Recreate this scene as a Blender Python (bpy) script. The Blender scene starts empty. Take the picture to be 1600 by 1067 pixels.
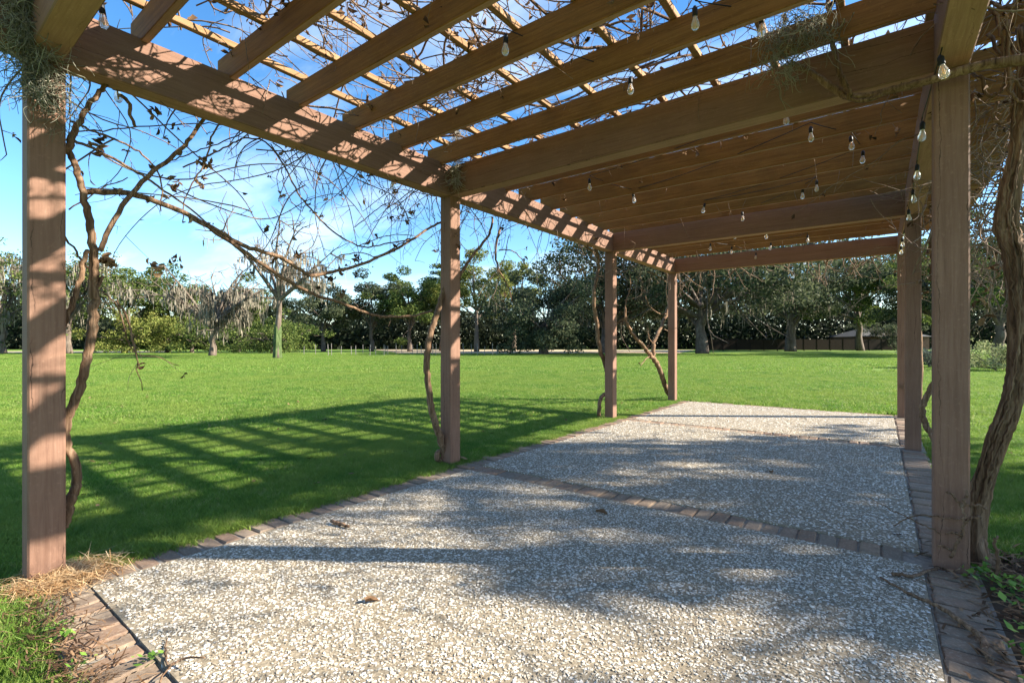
import bpy, math, random
import numpy as np
from mathutils import Vector, Matrix

R = math.radians
scene = bpy.context.scene
COL = scene.collection

# ------------------------------------------------------------------ camera
EYE = 1.2                       # eye height, metres
FPX, HORIZON, YAW = 758.7, 536.44, 0.6477
cam_d = bpy.data.cameras.new("camera")
cam = bpy.data.objects.new("camera", cam_d)
COL.objects.link(cam)
cam.location = (0, 0, EYE)
cam.rotation_euler = (R(90), 0, YAW)
cam_d.sensor_width = 36.0
cam_d.lens = 36.0 * FPX / 1600.0
cam_d.shift_y = (HORIZON - 533.5) / 1600.0
cam_d.clip_start = 0.05
cam_d.clip_end = 3000
scene.camera = cam

# ------------------------------------------------------------------ sky and sun
SUN_EL = R(28.3)
SUN_XY = Vector((0.82, 0.572)).normalized()
world = bpy.data.worlds.new("World")
scene.world = world
world.use_nodes = True
wn, wl = world.node_tree.nodes, world.node_tree.links
wn.clear()
w_out = wn.new("ShaderNodeOutputWorld")
w_bg = wn.new("ShaderNodeBackground")
w_bg.inputs["Strength"].default_value = 0.088
w_sky = wn.new("ShaderNodeTexSky")
w_sky.sky_type = 'NISHITA'
w_sky.sun_disc = False
w_sky.sun_elevation = SUN_EL
w_sky.sun_rotation = math.atan2(SUN_XY.x, SUN_XY.y)
w_sky.air_density = 1.0
w_sky.dust_density = 0.25
w_sky.ozone_density = 2.6
# thin cirrus: noise on the direction projected to a flat cloud deck
w_tc = wn.new("ShaderNodeTexCoord")
w_sep = wn.new("ShaderNodeSeparateXYZ")
wl.new(w_tc.outputs["Generated"], w_sep.inputs[0])
w_den = wn.new("ShaderNodeMath"); w_den.operation = 'ADD'; w_den.inputs[1].default_value = 0.12
w_max = wn.new("ShaderNodeMath"); w_max.operation = 'MAXIMUM'; w_max.inputs[1].default_value = 0.0
wl.new(w_sep.outputs["Z"], w_max.inputs[0]); wl.new(w_max.outputs[0], w_den.inputs[0])
w_dx = wn.new("ShaderNodeMath"); w_dx.operation = 'DIVIDE'
w_dy = wn.new("ShaderNodeMath"); w_dy.operation = 'DIVIDE'
wl.new(w_sep.outputs["X"], w_dx.inputs[0]); wl.new(w_den.outputs[0], w_dx.inputs[1])
wl.new(w_sep.outputs["Y"], w_dy.inputs[0]); wl.new(w_den.outputs[0], w_dy.inputs[1])
w_cmb = wn.new("ShaderNodeCombineXYZ")
wl.new(w_dx.outputs[0], w_cmb.inputs[0]); wl.new(w_dy.outputs[0], w_cmb.inputs[1])
w_map = wn.new("ShaderNodeMapping")
w_map.inputs["Rotation"].default_value = (0, 0, R(-32))
w_map.inputs["Scale"].default_value = (0.55, 1.25, 1)
w_map.inputs["Location"].default_value = (1.7, 0.4, 0)
wl.new(w_cmb.outputs[0], w_map.inputs[0])
w_n = wn.new("ShaderNodeTexNoise")
w_n.inputs["Scale"].default_value = 1.1; w_n.inputs["Detail"].default_value = 9
w_n.inputs["Roughness"].default_value = 0.58; w_n.inputs["Distortion"].default_value = 0.35
wl.new(w_map.outputs[0], w_n.inputs["Vector"])
w_ramp = wn.new("ShaderNodeValToRGB")
w_ramp.color_ramp.elements[0].position = 0.49; w_ramp.color_ramp.elements[0].color = (0, 0, 0, 1)
w_ramp.color_ramp.elements[1].position = 0.84; w_ramp.color_ramp.elements[1].color = (0.85, 0.85, 0.85, 1)
wl.new(w_n.outputs["Fac"], w_ramp.inputs[0])
w_sat = wn.new("ShaderNodeHueSaturation")
w_sat.inputs["Saturation"].default_value = 1.26
wl.new(w_sky.outputs[0], w_sat.inputs["Color"])
w_mix = wn.new("ShaderNodeMix"); w_mix.data_type = 'RGBA'
wl.new(w_ramp.outputs[0], w_mix.inputs["Factor"])
wl.new(w_sat.outputs[0], w_mix.inputs["A"])
w_mix.inputs["B"].default_value = (5.4, 5.9, 6.4, 1)
wl.new(w_mix.outputs["Result"], w_bg.inputs["Color"])
wl.new(w_bg.outputs[0], w_out.inputs[0])

sun_d = bpy.data.lights.new("sun", 'SUN')
sun_d.energy = 5.0
sun_d.angle = R(0.55)
sun_d.color = (1.0, 0.915, 0.79)
sun = bpy.data.objects.new("sun", sun_d)
COL.objects.link(sun)
S = Vector((SUN_XY.x * math.cos(SUN_EL), SUN_XY.y * math.cos(SUN_EL), math.sin(SUN_EL)))
sun.rotation_euler = S.to_track_quat('Z', 'Y').to_euler()
sun.location = S * 40

vs = scene.view_settings
vs.view_transform = 'Standard'
vs.look = 'None'
vs.exposure = 1.85
vs.gamma = 1.0
vs.use_curve_mapping = False
scene.render.engine = 'CYCLES'
scene.cycles.max_bounces = 5
scene.cycles.diffuse_bounces = 3
scene.cycles.transparent_max_bounces = 8
scene.cycles.use_denoising = True

# ------------------------------------------------------------------ measuring helpers (photo -> place)
_c, _s = math.cos(YAW), math.sin(YAW)
def onX(px, py, X):
    k = (px - 800) / FPX
    Y = (-k * _s * X - _c * X) / (_s - k * _c); d = -_s * X + _c * Y
    return Vector((X, Y, EYE + (HORIZON - py) * d / FPX))
def onY(px, py, Y):
    k = (px - 800) / FPX
    X = (k * _c * Y - _s * Y) / (_c + k * _s); d = -_s * X + _c * Y
    return Vector((X, Y, EYE + (HORIZON - py) * d / FPX))
def atd(px, py, d):
    r = (px - 800) / FPX * d
    return Vector((_c * r - _s * d, _s * r + _c * d, EYE + (HORIZON - py) * d / FPX))
def atz(px, py, Z):
    return atd(px, py, (Z - EYE) * FPX / (HORIZON - py))
def gnd(px, py):
    return atd(px, py, EYE * FPX / (py - HORIZON))

# ------------------------------------------------------------------ object helpers
def tag(o, label=None, cat=None, group=None, kind=None):
    if label: o["label"] = label
    if cat: o["category"] = cat
    if group: o["group"] = group
    if kind: o["kind"] = kind
    return o
def empty(name, loc=(0, 0, 0), label=None, cat=None, group=None):
    o = bpy.data.objects.new(name, None)
    o.empty_display_size = 0.1
    COL.objects.link(o); o.location = loc
    return tag(o, label, cat, group)
def link(name, me, mat=None, parent=None, loc=None):
    o = bpy.data.objects.new(name, me)
    COL.objects.link(o)
    if mat is not None and not me.materials: me.materials.append(mat)
    if parent is not None: o.parent = parent
    if loc is not None: o.location = loc
    return o
def copy_tree(o, parent=None):
    c = o.copy(); COL.objects.link(c)
    if parent is not None: c.parent = parent
    for ch in list(o.children): copy_tree(ch, c)
    return c
def np_mesh(name, V, F, smooth=False):
    V = np.asarray(V, np.float32); F = np.asarray(F, np.int32)
    me = bpy.data.meshes.new(name)
    n, k = F.shape
    me.vertices.add(len(V)); me.vertices.foreach_set("co", V.ravel())
    me.loops.add(n * k); me.loops.foreach_set("vertex_index", F.ravel())
    me.polygons.add(n); me.polygons.foreach_set("loop_start", np.arange(0, n * k, k, dtype=np.int32))
    me.polygons.foreach_set("loop_total", np.full(n, k, np.int32))
    if smooth: me.polygons.foreach_set("use_smooth", np.ones(n, bool))
    me.update(calc_edges=True)
    return me

class MB:
    """collects shapes in world space and links them as one mesh"""
    def __init__(self): self.v, self.f, self.sm = [], [], []
    def add(self, vs_, fs, smooth=False):
        b = len(self.v); self.v.extend([tuple(x) for x in vs_])
        self.f.extend([tuple(i + b for i in f) for f in fs]); self.sm.extend([smooth] * len(fs))
    def box(self, x0, x1, y0, y1, z0, z1, ch=0.0):
        if ch <= 0:
            v = [(x, y, z) for z in (z0, z1) for y in (y0, y1) for x in (x0, x1)]
            self.add(v, [(0, 2, 3, 1), (4, 5, 7, 6), (0, 1, 5, 4), (2, 6, 7, 3), (0, 4, 6, 2), (1, 3, 7, 5)])
            return
        L = (x1 - x0, y1 - y0, z1 - z0); ax = L.index(max(L))
        o = [i for i in range(3) if i != ax]
        lo, hi = (x0, y0, z0), (x1, y1, z1)
        a0, a1, b0, b1 = lo[o[0]], hi[o[0]], lo[o[1]], hi[o[1]]
        ring = [(a0 + ch, b0), (a1 - ch, b0), (a1, b0 + ch), (a1, b1 - ch), (a1 - ch, b1), (a0 + ch, b1), (a0, b1 - ch), (a0, b0 + ch)]
        v = []
        for t in (lo[ax], hi[ax]):
            for p in ring:
                q = [0, 0, 0]; q[ax] = t; q[o[0]] = p[0]; q[o[1]] = p[1]; v.append(q)
        f = [(i, (i + 1) % 8, 8 + (i + 1) % 8, 8 + i) for i in range(8)] + [tuple(range(7, -1, -1)), tuple(range(8, 16))]
        if ax == 1: f = [tuple(reversed(q)) for q in f]
        self.add(v, f)
    def tube(self, pts, rad, sides=5, rope=0.0, seed=0, cap=True):
        P = np.array([tuple(p) for p in pts], float); n = len(P)
        if n < 2: return
        rad = np.broadcast_to(np.asarray(rad, float), (n,)) if np.ndim(rad) == 0 else np.interp(np.linspace(0, 1, n), np.linspace(0, 1, len(rad)), rad)
        T = np.gradient(P, axis=0); T /= (np.linalg.norm(T, axis=1, keepdims=True) + 1e-9)
        ref = np.array([0, 0, 1.0]) if abs(T[0][2]) < 0.9 else np.array([1.0, 0, 0])
        N = np.cross(T[0], ref); N /= np.linalg.norm(N)
        ang = np.linspace(0, 2 * math.pi, sides, endpoint=False); V = np.empty((n, sides, 3))
        ca, sa = np.cos(ang), np.sin(ang)
        for i in range(n):
            N = N - T[i] * np.dot(N, T[i]); N /= (np.linalg.norm(N) + 1e-9); B = np.cross(T[i], N)
            r = rad[i]
            if rope > 0:
                tw = i * 0.12 + seed
                r = r * (1 + rope * (np.cos(3 * ang + tw) * 0.6 + np.cos(5 * ang - tw * 1.7 + seed) * 0.45 + 0.35 * np.cos(9 * ang + tw * 0.6) + 0.25 * np.cos(13 * ang - tw) + 0.08 * math.sin(i * 0.5 + seed)))
            V[i] = P[i] + np.outer(ca * r, N) + np.outer(sa * r, B)
        f = [(i * sides + j, i * sides + (j + 1) % sides, (i + 1) * sides + (j + 1) % sides, (i + 1) * sides + j) for i in range(n - 1) for j in range(sides)]
        if cap: f += [tuple(range(sides - 1, -1, -1)), tuple(range((n - 1) * sides, n * sides))]
        self.add(V.reshape(-1, 3), f, True)
    def build(self, name, mat, parent=None):
        me = bpy.data.meshes.new(name)
        off = parent_origin(parent)
        me.from_pydata([(x - off[0], y - off[1], z - off[2]) for x, y, z in self.v], [], self.f)
        me.polygons.foreach_set("use_smooth", self.sm)
        me.update()
        return link(name, me, mat, parent)
def parent_origin(p):
    o = Vector((0, 0, 0))
    while p is not None: o = o + Vector(p.location); p = p.parent
    return o

def smooth(pts, per=6):
    P = [Vector(p) for p in pts]
    if len(P) < 3: return [P[0].lerp(P[-1], t / per) for t in range(per + 1)]
    Q = [P[0] * 2 - P[1]] + P + [P[-1] * 2 - P[-2]]
    out = []
    for i in range(1, len(Q) - 2):
        a, b, c, d = Q[i - 1], Q[i], Q[i + 1], Q[i + 2]
        for k in range(per):
            t = k / per
            out.append(0.5 * ((2 * b) + (c - a) * t + (2 * a - 5 * b + 4 * c - d) * t * t + (3 * b - a - 3 * c + d) * t ** 3))
    out.append(P[-1]); return out

# ------------------------------------------------------------------ materials
def mat_new(name, rough=0.8, spec=0.3):
    m = bpy.data.materials.new(name); m.use_nodes = True
    nt = m.node_tree; b = nt.nodes["Principled BSDF"]
    b.inputs["Roughness"].default_value = rough
    b.inputs["Specular IOR Level"].default_value = spec
    return m, nt, b
def node(nt, kind, **kw):
    n = nt.nodes.new(kind)
    for k, v in kw.items():
        if hasattr(n, k): setattr(n, k, v)
        else: n.inputs[k].default_value = v
    return n
def ramp(nt, src, stops):
    r = nt.nodes.new("ShaderNodeValToRGB")
    e = r.color_ramp.elements
    while len(e) < len(stops): e.new(0.5)
    for el, (p, c) in zip(e, stops):
        el.position = p; el.color = (*c, 1) if len(c) == 3 else c
    nt.links.new(src, r.inputs[0]); return r.outputs[0]
def mix(nt, fac, a, b, mode='MIX'):
    m = nt.nodes.new("ShaderNodeMix"); m.data_type = 'RGBA'; m.blend_type = mode
    for k, v in (("Factor", fac), ("A", a), ("B", b)):
        if isinstance(v, bpy.types.NodeSocket): nt.links.new(v, m.inputs[k])
        elif isinstance(v, (int, float)): m.inputs[k].default_value = v
        else: m.inputs[k].default_value = (*v, 1)
    return m.outputs["Result"]
def coords(nt, scale=(1, 1, 1), rnd=True, kind="Object"):
    tc = nt.nodes.new("ShaderNodeTexCoord"); mp = nt.nodes.new("ShaderNodeMapping")
    mp.inputs["Scale"].default_value = scale
    nt.links.new(tc.outputs[kind], mp.inputs[0])
    if rnd:
        oi = nt.nodes.new("ShaderNodeObjectInfo"); mu = node(nt, "ShaderNodeMath", operation='MULTIPLY'); mu.inputs[1].default_value = 37.0
        nt.links.new(oi.outputs["Random"], mu.inputs[0]); cb = nt.nodes.new("ShaderNodeCombineXYZ")
        for i in range(3): nt.links.new(mu.outputs[0], cb.inputs[i])
        nt.links.new(cb.outputs[0], mp.inputs["Location"])
    return mp.outputs[0]
def noise(nt, vec, scale, detail=4, rough=0.55, dist=0.0):
    n = node(nt, "ShaderNodeTexNoise", Scale=scale, Detail=detail, Roughness=rough, Distortion=dist)
    if vec is not None: nt.links.new(vec, n.inputs["Vector"])
    return n.outputs["Fac"]
def bump(nt, b, h, strength=0.3, dist=0.01):
    n = node(nt, "ShaderNodeBump", Strength=strength, Distance=dist)
    nt.links.new(h, n.inputs["Height"]); nt.links.new(n.outputs[0], b.inputs["Normal"])
def setc(nt, b, c):
    nt.links.new(c, b.inputs["Base Color"])

def mat_timber(name, axis, base, dark, light, crack=0.8, rough=0.8, spec=0.22):
    m, nt, b = mat_new(name, rough, spec)
    sc = [26.0, 26.0, 26.0]; sc[axis] = 1.3
    grain = noise(nt, coords(nt, sc), 2.2, 9, 0.7, 0.5)
    v2 = coords(nt)
    blot = noise(nt, v2, 2.3, 6, 0.62); fine = noise(nt, v2, 55.0, 4, 0.7)
    col = ramp(nt, grain, [(0.28, dark), (0.5, base), (0.74, light)])
    col = mix(nt, ramp(nt, blot, [(0.45, (0, 0, 0)), (0.75, (0.5, 0.5, 0.5))]), col, dark)
    col = mix(nt, ramp(nt, fine, [(0.58, (0, 0, 0)), (0.78, (0.45, 0.45, 0.45))]), col, tuple(min(1, x * 1.5) for x in light))
    # drying checks: thin wandering lines that run with the grain
    tc = nt.nodes.new("ShaderNodeTexCoord"); dt = node(nt, "ShaderNodeVectorMath", operation='DOT_PRODUCT')
    w = [8.3, 8.3, 8.3]; w[axis] = 0.0
    nt.links.new(tc.outputs["Object"], dt.inputs[0]); dt.inputs[1].default_value = w
    sl = [2.5, 2.5, 2.5]; sl[axis] = 1.4
    wob = noise(nt, coords(nt, sl), 1.6, 5, 0.65)
    sm_ = node(nt, "ShaderNodeMath", operation='MULTIPLY_ADD'); nt.links.new(wob, sm_.inputs[0]); sm_.inputs[1].default_value = 0.9; nt.links.new(dt.outputs["Value"], sm_.inputs[2])
    fr = node(nt, "ShaderNodeMath", operation='FRACT'); nt.links.new(sm_.outputs[0], fr.inputs[0])
    line = ramp(nt, fr.outputs[0], [(0.482, (0, 0, 0)), (0.495, (1, 1, 1)), (0.505, (1, 1, 1)), (0.518, (0, 0, 0))])
    gt = [1.0, 1.0, 1.0]; gt[axis] = 0.6
    gate = ramp(nt, noise(nt, coords(nt, gt), 3.3, 3), [(0.46, (0, 0, 0)), (0.56, (crack, crack, crack))])
    lm = mix(nt, 1.0, line, gate, 'MULTIPLY')
    col = mix(nt, lm, col, tuple(x * 0.14 for x in base))
    vo = node(nt, "ShaderNodeTexVoronoi", Scale=2.1); sk = [1.0, 1.0, 1.0]; sk[axis] = 0.5
    nt.links.new(coords(nt, sk), vo.inputs["Vector"])
    kn = ramp(nt, vo.outputs["Distance"], [(0.025, (0.8, 0.8, 0.8)), (0.05, (0, 0, 0))])
    col = mix(nt, kn, col, tuple(x * 0.35 for x in base))
    setc(nt, b, col)
    h = mix(nt, 0.6, grain, mix(nt, lm, (1, 1, 1), (0, 0, 0)), 'MULTIPLY')
    bump(nt, b, h, 0.45, 0.004)
    return m
STAIN = (0.202, 0.113, 0.077), (0.150, 0.083, 0.056), (0.248, 0.149, 0.104)
M = {}
for i, a in enumerate("xyz"):
    M["stain_" + a] = mat_timber("brown_stain_" + a, i, *STAIN)
M["rafter"] = mat_timber("orange_brown_rafter", 0, (0.212, 0.096, 0.021), (0.122, 0.053, 0.012), (0.28, 0.138, 0.035), 0.5)
for i, a in enumerate("xy"):          # undersides: paler than the sides, ground-bounce light painted into the tone
    M["under_" + a] = mat_timber("bounce_lit_underside_" + a, i, (0.36, 0.205, 0.13), (0.26, 0.145, 0.09), (0.45, 0.27, 0.18), 0.3)
M["strip"] = mat_timber("weathered_strip", 1, (0.29, 0.165, 0.075), (0.18, 0.098, 0.045), (0.38, 0.24, 0.125), 0.6)
M["fence"] = mat_timber("old_fence_board", 2, (0.030, 0.024, 0.020), (0.02, 0.016, 0.014), (0.05, 0.042, 0.035), 0.4, 1.0, 0.02)

def mat_bark(name, c0, c1, c2, scale=(30, 30, 5), bs=0.6, bd=0.008):
    m, nt, b = mat_new(name, 0.9, 0.15)
    n1 = noise(nt, coords(nt, scale), 1.0, 7, 0.65, 0.8)
    n2 = noise(nt, coords(nt), 3.0, 3)
    col = ramp(nt, n1, [(0.3, c0), (0.5, c1), (0.72, c2)])
    col = mix(nt, ramp(nt, n2, [(0.4, (0, 0, 0)), (0.7, (0.5, 0.5, 0.5))]), col, c0)
    setc(nt, b, col); bump(nt, b, n1, bs, bd); return m
M["vine"] = mat_bark("vine_bark", (0.045, 0.025, 0.015), (0.195, 0.118, 0.07), (0.38, 0.26, 0.17), (48, 48, 3.5), 0.9, 0.012)
M["twig"] = mat_bark("vine_twig", (0.10, 0.065, 0.045), (0.22, 0.155, 0.11), (0.36, 0.28, 0.21), (20, 20, 20), 0.2, 0.002)
M["bark"] = mat_bark("tree_bark", (0.06, 0.045, 0.035), (0.13, 0.10, 0.08), (0.24, 0.20, 0.165), (3, 3, 0.7), 0.6, 0.05)
M["pale_bark"] = mat_bark("pale_bark", (0.07, 0.052, 0.04), (0.15, 0.118, 0.09), (0.25, 0.205, 0.165), (3, 3, 0.7), 0.5, 0.03)
M["ivy_bark"] = mat_bark("ivy_covered_bark", (0.04, 0.06, 0.022), (0.08, 0.115, 0.04), (0.14, 0.175, 0.075), (7, 7, 2), 0.8, 0.06)

def mat_leaf(name, c0, c1, c2, rough=0.7, trans=0.35, big=0.35):
    m, nt, b = mat_new(name, rough, 0.1)
    g = nt.nodes.new("ShaderNodeNewGeometry")
    n2 = noise(nt, coords(nt, (1, 1, 1), True), big, 3)
    rnd = g.outputs["Random Per Island"]
    f = node(nt, "ShaderNodeMath", operation='MULTIPLY_ADD'); nt.links.new(n2, f.inputs[0]); f.inputs[1].default_value = 0.9; f.inputs[2].default_value = -0.45
    a = node(nt, "ShaderNodeMath", operation='ADD'); nt.links.new(rnd, a.inputs[0]); nt.links.new(f.outputs[0], a.inputs[1])
    col = ramp(nt, a.outputs[0], [(0.1, c0), (0.5, c1), (0.95, c2)])
    setc(nt, b, col)
    tr = nt.nodes.new("ShaderNodeBsdfTranslucent"); nt.links.new(col, tr.inputs["Color"])
    ms = nt.nodes.new("ShaderNodeMixShader"); ms.inputs[0].default_value = trans
    nt.links.new(b.outputs[0], ms.inputs[1]); nt.links.new(tr.outputs[0], ms.inputs[2])
    nt.links.new(ms.outputs[0], nt.nodes["Material Output"].inputs["Surface"])
    return m
M["oak"] = mat_leaf("oak_leaf", (0.034, 0.058, 0.016), (0.085, 0.125, 0.030), (0.17, 0.205, 0.055))
M["oak_yellow"] = mat_leaf("yellow_green_leaf", (0.075, 0.10, 0.022), (0.165, 0.195, 0.045), (0.30, 0.30, 0.085))
M["oak_dark"] = mat_leaf("dark_oak_leaf", (0.028, 0.042, 0.022), (0.062, 0.08, 0.042), (0.13, 0.145, 0.075))
M["pine"] = mat_leaf("pine_needles", (0.03, 0.055, 0.018), (0.07, 0.11, 0.035), (0.15, 0.18, 0.06))
M["shrub"] = mat_leaf("sunlit_shrub_leaf", (0.12, 0.15, 0.05), (0.26, 0.29, 0.12), (0.48, 0.48, 0.26))
M["shrub_grey"] = mat_leaf("grey_green_leaf", (0.05, 0.065, 0.05), (0.09, 0.115, 0.085), (0.16, 0.19, 0.14))
M["moss"] = mat_leaf("moss_strands", (0.11, 0.098, 0.072), (0.21, 0.185, 0.14), (0.33, 0.295, 0.225), 0.9, 0.3, 1.0)
M["moss_green"] = mat_leaf("green_grey_moss", (0.15, 0.15, 0.11), (0.28, 0.275, 0.21), (0.44, 0.42, 0.33), 0.9, 0.3, 3.0)
M["moss_pale"] = mat_leaf("pale_grey_moss", (0.26, 0.23, 0.17), (0.42, 0.38, 0.29), (0.60, 0.55, 0.44), 0.9, 0.3, 3.0)
M["dead"] = mat_leaf("dry_leaf", (0.05, 0.028, 0.015), (0.15, 0.085, 0.045), (0.32, 0.20, 0.11), 0.8, 0.2, 2.0)
M["straw"] = mat_leaf("pine_straw", (0.26, 0.13, 0.055), (0.48, 0.29, 0.13), (0.70, 0.52, 0.30), 0.8, 0.15, 3.0)
M["weed"] = mat_leaf("weed_leaf", (0.06, 0.13, 0.02), (0.14, 0.27, 0.04), (0.30, 0.42, 0.09), 0.6, 0.3, 3.0)

def mat_lawn():
    m, nt, b = mat_new("lawn_turf", 0.95, 0.1)
    v = coords(nt, rnd=False)
    n1 = noise(nt, v, 0.35, 5, 0.6); n2 = noise(nt, v, 9.0, 6, 0.7); n3 = noise(nt, v, 55.0, 3, 0.7)
    col = ramp(nt, n2, [(0.25, (0.055, 0.115, 0.018)), (0.5, (0.10, 0.20, 0.028)), (0.75, (0.17, 0.27, 0.05))])
    col = mix(nt, ramp(nt, n1, [(0.35, (0, 0, 0)), (0.7, (0.6, 0.6, 0.6))]), col, (0.20, 0.24, 0.05))
    col = mix(nt, ramp(nt, n3, [(0.45, (0, 0, 0)), (0.8, (0.5, 0.5, 0.5))]), col, (0.20, 0.24, 0.07))
    setc(nt, b, col); bump(nt, b, n3, 0.8, 0.03); return m
def mat_grass():
    m, nt, b = mat_new("grass_blade", 0.55, 0.25)
    v = nt.nodes.new("ShaderNodeNewGeometry")
    n1 = noise(nt, v.outputs["Position"], 0.5, 4, 0.6); n2 = noise(nt, v.outputs["Position"], 5.0, 3, 0.6)
    r = v.outputs["Random Per Island"]
    f = node(nt, "ShaderNodeMath", operation='MULTIPLY_ADD'); nt.links.new(n2, f.inputs[0]); f.inputs[1].default_value = 1.1; f.inputs[2].default_value = -0.55
    a = node(nt, "ShaderNodeMath", operation='ADD'); nt.links.new(r, a.inputs[0]); nt.links.new(f.outputs[0], a.inputs[1])
    col = ramp(nt, a.outputs[0], [(0.0, (0.055, 0.125, 0.014)), (0.42, (0.118, 0.25, 0.026)), (0.82, (0.22, 0.355, 0.055)), (0.96, (0.44, 0.42, 0.17))])
    n4 = noise(nt, v.outputs["Position"], 1.7, 5, 0.65)
    col = mix(nt, ramp(nt, n1, [(0.38, (0, 0, 0)), (0.62, (0.75, 0.75, 0.75))]), col, (0.225, 0.30, 0.055))
    col = mix(nt, ramp(nt, n4, [(0.5, (0, 0, 0)), (0.7, (0.75, 0.75, 0.75))]), col, (0.065, 0.165, 0.025))
    setc(nt, b, col)
    tr = nt.nodes.new("ShaderNodeBsdfTranslucent"); nt.links.new(col, tr.inputs["Color"])
    ms = nt.nodes.new("ShaderNodeMixShader"); ms.inputs[0].default_value = 0.45
    nt.links.new(b.outputs[0], ms.inputs[1]); nt.links.new(tr.outputs[0], ms.inputs[2])
    nt.links.new(ms.outputs[0], nt.nodes["Material Output"].inputs["Surface"]); return m
def mat_simple(name, c, rough=0.8, var=0.25, scale=6.0):
    m, nt, b = mat_new(name, rough, 0.2)
    n = noise(nt, coords(nt), scale, 5, 0.6)
    setc(nt, b, ramp(nt, n, [(0.3, tuple(x * (1 - var) for x in c)), (0.7, tuple(min(1, x * (1 + var)) for x in c))]))
    return m
def mat_tabby():
    m, nt, b = mat_new("shell_concrete", 0.9, 0.2)
    v = coords(nt, rnd=False)
    n1 = noise(nt, v, 1.1, 6, 0.62); n2 = noise(nt, v, 60.0, 4, 0.7); n3 = noise(nt, v, 6.0, 5, 0.6)
    base = ramp(nt, n2, [(0.3, (0.10, 0.080, 0.054)), (0.52, (0.255, 0.208, 0.14)), (0.75, (0.48, 0.40, 0.285))])
    base = mix(nt, ramp(nt, n1, [(0.42, (0, 0, 0)), (0.75, (0.6, 0.6, 0.6))]), base, (0.21, 0.19, 0.15))
    base = mix(nt, ramp(nt, n3, [(0.5, (0, 0, 0)), (0.8, (0.35, 0.35, 0.35))]), base, (0.36, 0.29, 0.19))
    vo = node(nt, "ShaderNodeTexVoronoi", Scale=46.0, Randomness=1.0); mp = coords(nt, (1, 1.0, 1), False); nt.links.new(mp, vo.inputs["Vector"])
    sh = ramp(nt, vo.outputs["Distance"], [(0.30, (1, 1, 1)), (0.42, (0, 0, 0))])
    sepc = node(nt, "ShaderNodeSeparateColor"); nt.links.new(vo.outputs["Color"], sepc.inputs[0])
    pick = ramp(nt, sepc.outputs[0], [(0.45, (0, 0, 0)), (0.55, (1, 1, 1))])
    shc = ramp(nt, sepc.outputs[1], [(0.0, (0.50, 0.45, 0.37)), (1.0, (0.80, 0.76, 0.68))])
    fac = mix(nt, 1.0, sh, pick, 'MULTIPLY')
    setc(nt, b, mix(nt, fac, base, shc))
    hh = mix(nt, 0.5, fac, n2, 'ADD'); bump(nt, b, hh, 0.5, 0.006); return m
def mat_island(name, stops, rough=0.6, spec=0.3):
    m, nt, b = mat_new(name, rough, spec)
    g = nt.nodes.new("ShaderNodeNewGeometry")
    setc(nt, b, ramp(nt, g.outputs["Random Per Island"], stops)); return m
def mat_brick():
    m, nt, b = mat_new("border_brick", 0.9, 0.15)
    oi = nt.nodes.new("ShaderNodeObjectInfo")
    c = ramp(nt, oi.outputs["Random"], [(0.0, (0.20, 0.145, 0.10)), (0.3, (0.26, 0.185, 0.125)), (0.55, (0.23, 0.14, 0.09)), (0.8, (0.29, 0.22, 0.155)), (1.0, (0.18, 0.145, 0.11))])
    n1 = noise(nt, coords(nt), 14.0, 6, 0.65); n2 = noise(nt, coords(nt), 70.0, 3, 0.6)
    c = mix(nt, ramp(nt, n1, [(0.4, (0, 0, 0)), (0.7, (0.75, 0.75, 0.75))]), c, (0.15, 0.115, 0.085))
    c = mix(nt, ramp(nt, n2, [(0.5, (0, 0, 0)), (0.8, (0.5, 0.5, 0.5))]), c, (0.44, 0.36, 0.27))
    setc(nt, b, c); bump(nt, b, n1, 0.5, 0.006); return m
M["lawn"] = mat_lawn(); M["grass"] = mat_grass(); M["tabby"] = mat_tabby(); M["brick"] = mat_brick()
M["shell"] = mat_island("oyster_shell", [(0.0, (0.10, 0.08, 0.06)), (0.14, (0.27, 0.22, 0.155)), (0.35, (0.45, 0.40, 0.31)), (0.7, (0.60, 0.545, 0.44)), (1.0, (0.78, 0.735, 0.64))])
M["mortar"] = mat_simple("grey_mortar", (0.25, 0.22, 0.18), 0.95, 0.35, 25)
M["sand"] = mat_simple("pale_straw_field", (0.42, 0.33, 0.21), 0.95, 0.3, 0.4)
M["soil"] = mat_simple("dark_soil", (0.085, 0.06, 0.04), 0.95, 0.5, 8)
M["stake"] = mat_simple("pale_stake", (0.20, 0.185, 0.165), 0.8, 0.2, 4)
M["white_wall"] = mat_simple("white_siding", (0.42, 0.42, 0.41), 0.7, 0.08, 1)
M["brick_wall"] = mat_simple("house_brick", (0.13, 0.075, 0.055), 0.9, 0.3, 6)
M["roof"] = mat_simple("grey_shingle", (0.075, 0.075, 0.072), 0.9, 0.25, 3)
M["black"] = mat_simple("black_socket", (0.018, 0.018, 0.018), 0.5, 0.2, 10)
M["stone"] = mat_simple("grey_stone", (0.30, 0.30, 0.31), 0.9, 0.3, 4)
m, nt, b = mat_new("bulb_glass", 0.08, 0.7); b.inputs["Transmission Weight"].default_value = 0.72; b.inputs["IOR"].default_value = 1.3
b.inputs["Base Color"].default_value = (1, 0.97, 0.92, 1); M["glass"] = m
m, nt, b = mat_new("amber_filament", 0.3, 0.5); b.inputs["Base Color"].default_value = (0.75, 0.34, 0.06, 1); M["filament"] = m
m, nt, b = mat_new("window_glass", 0.1, 0.5); b.inputs["Base Color"].default_value = (0.03, 0.035, 0.04, 1); M["pane"] = m

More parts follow.
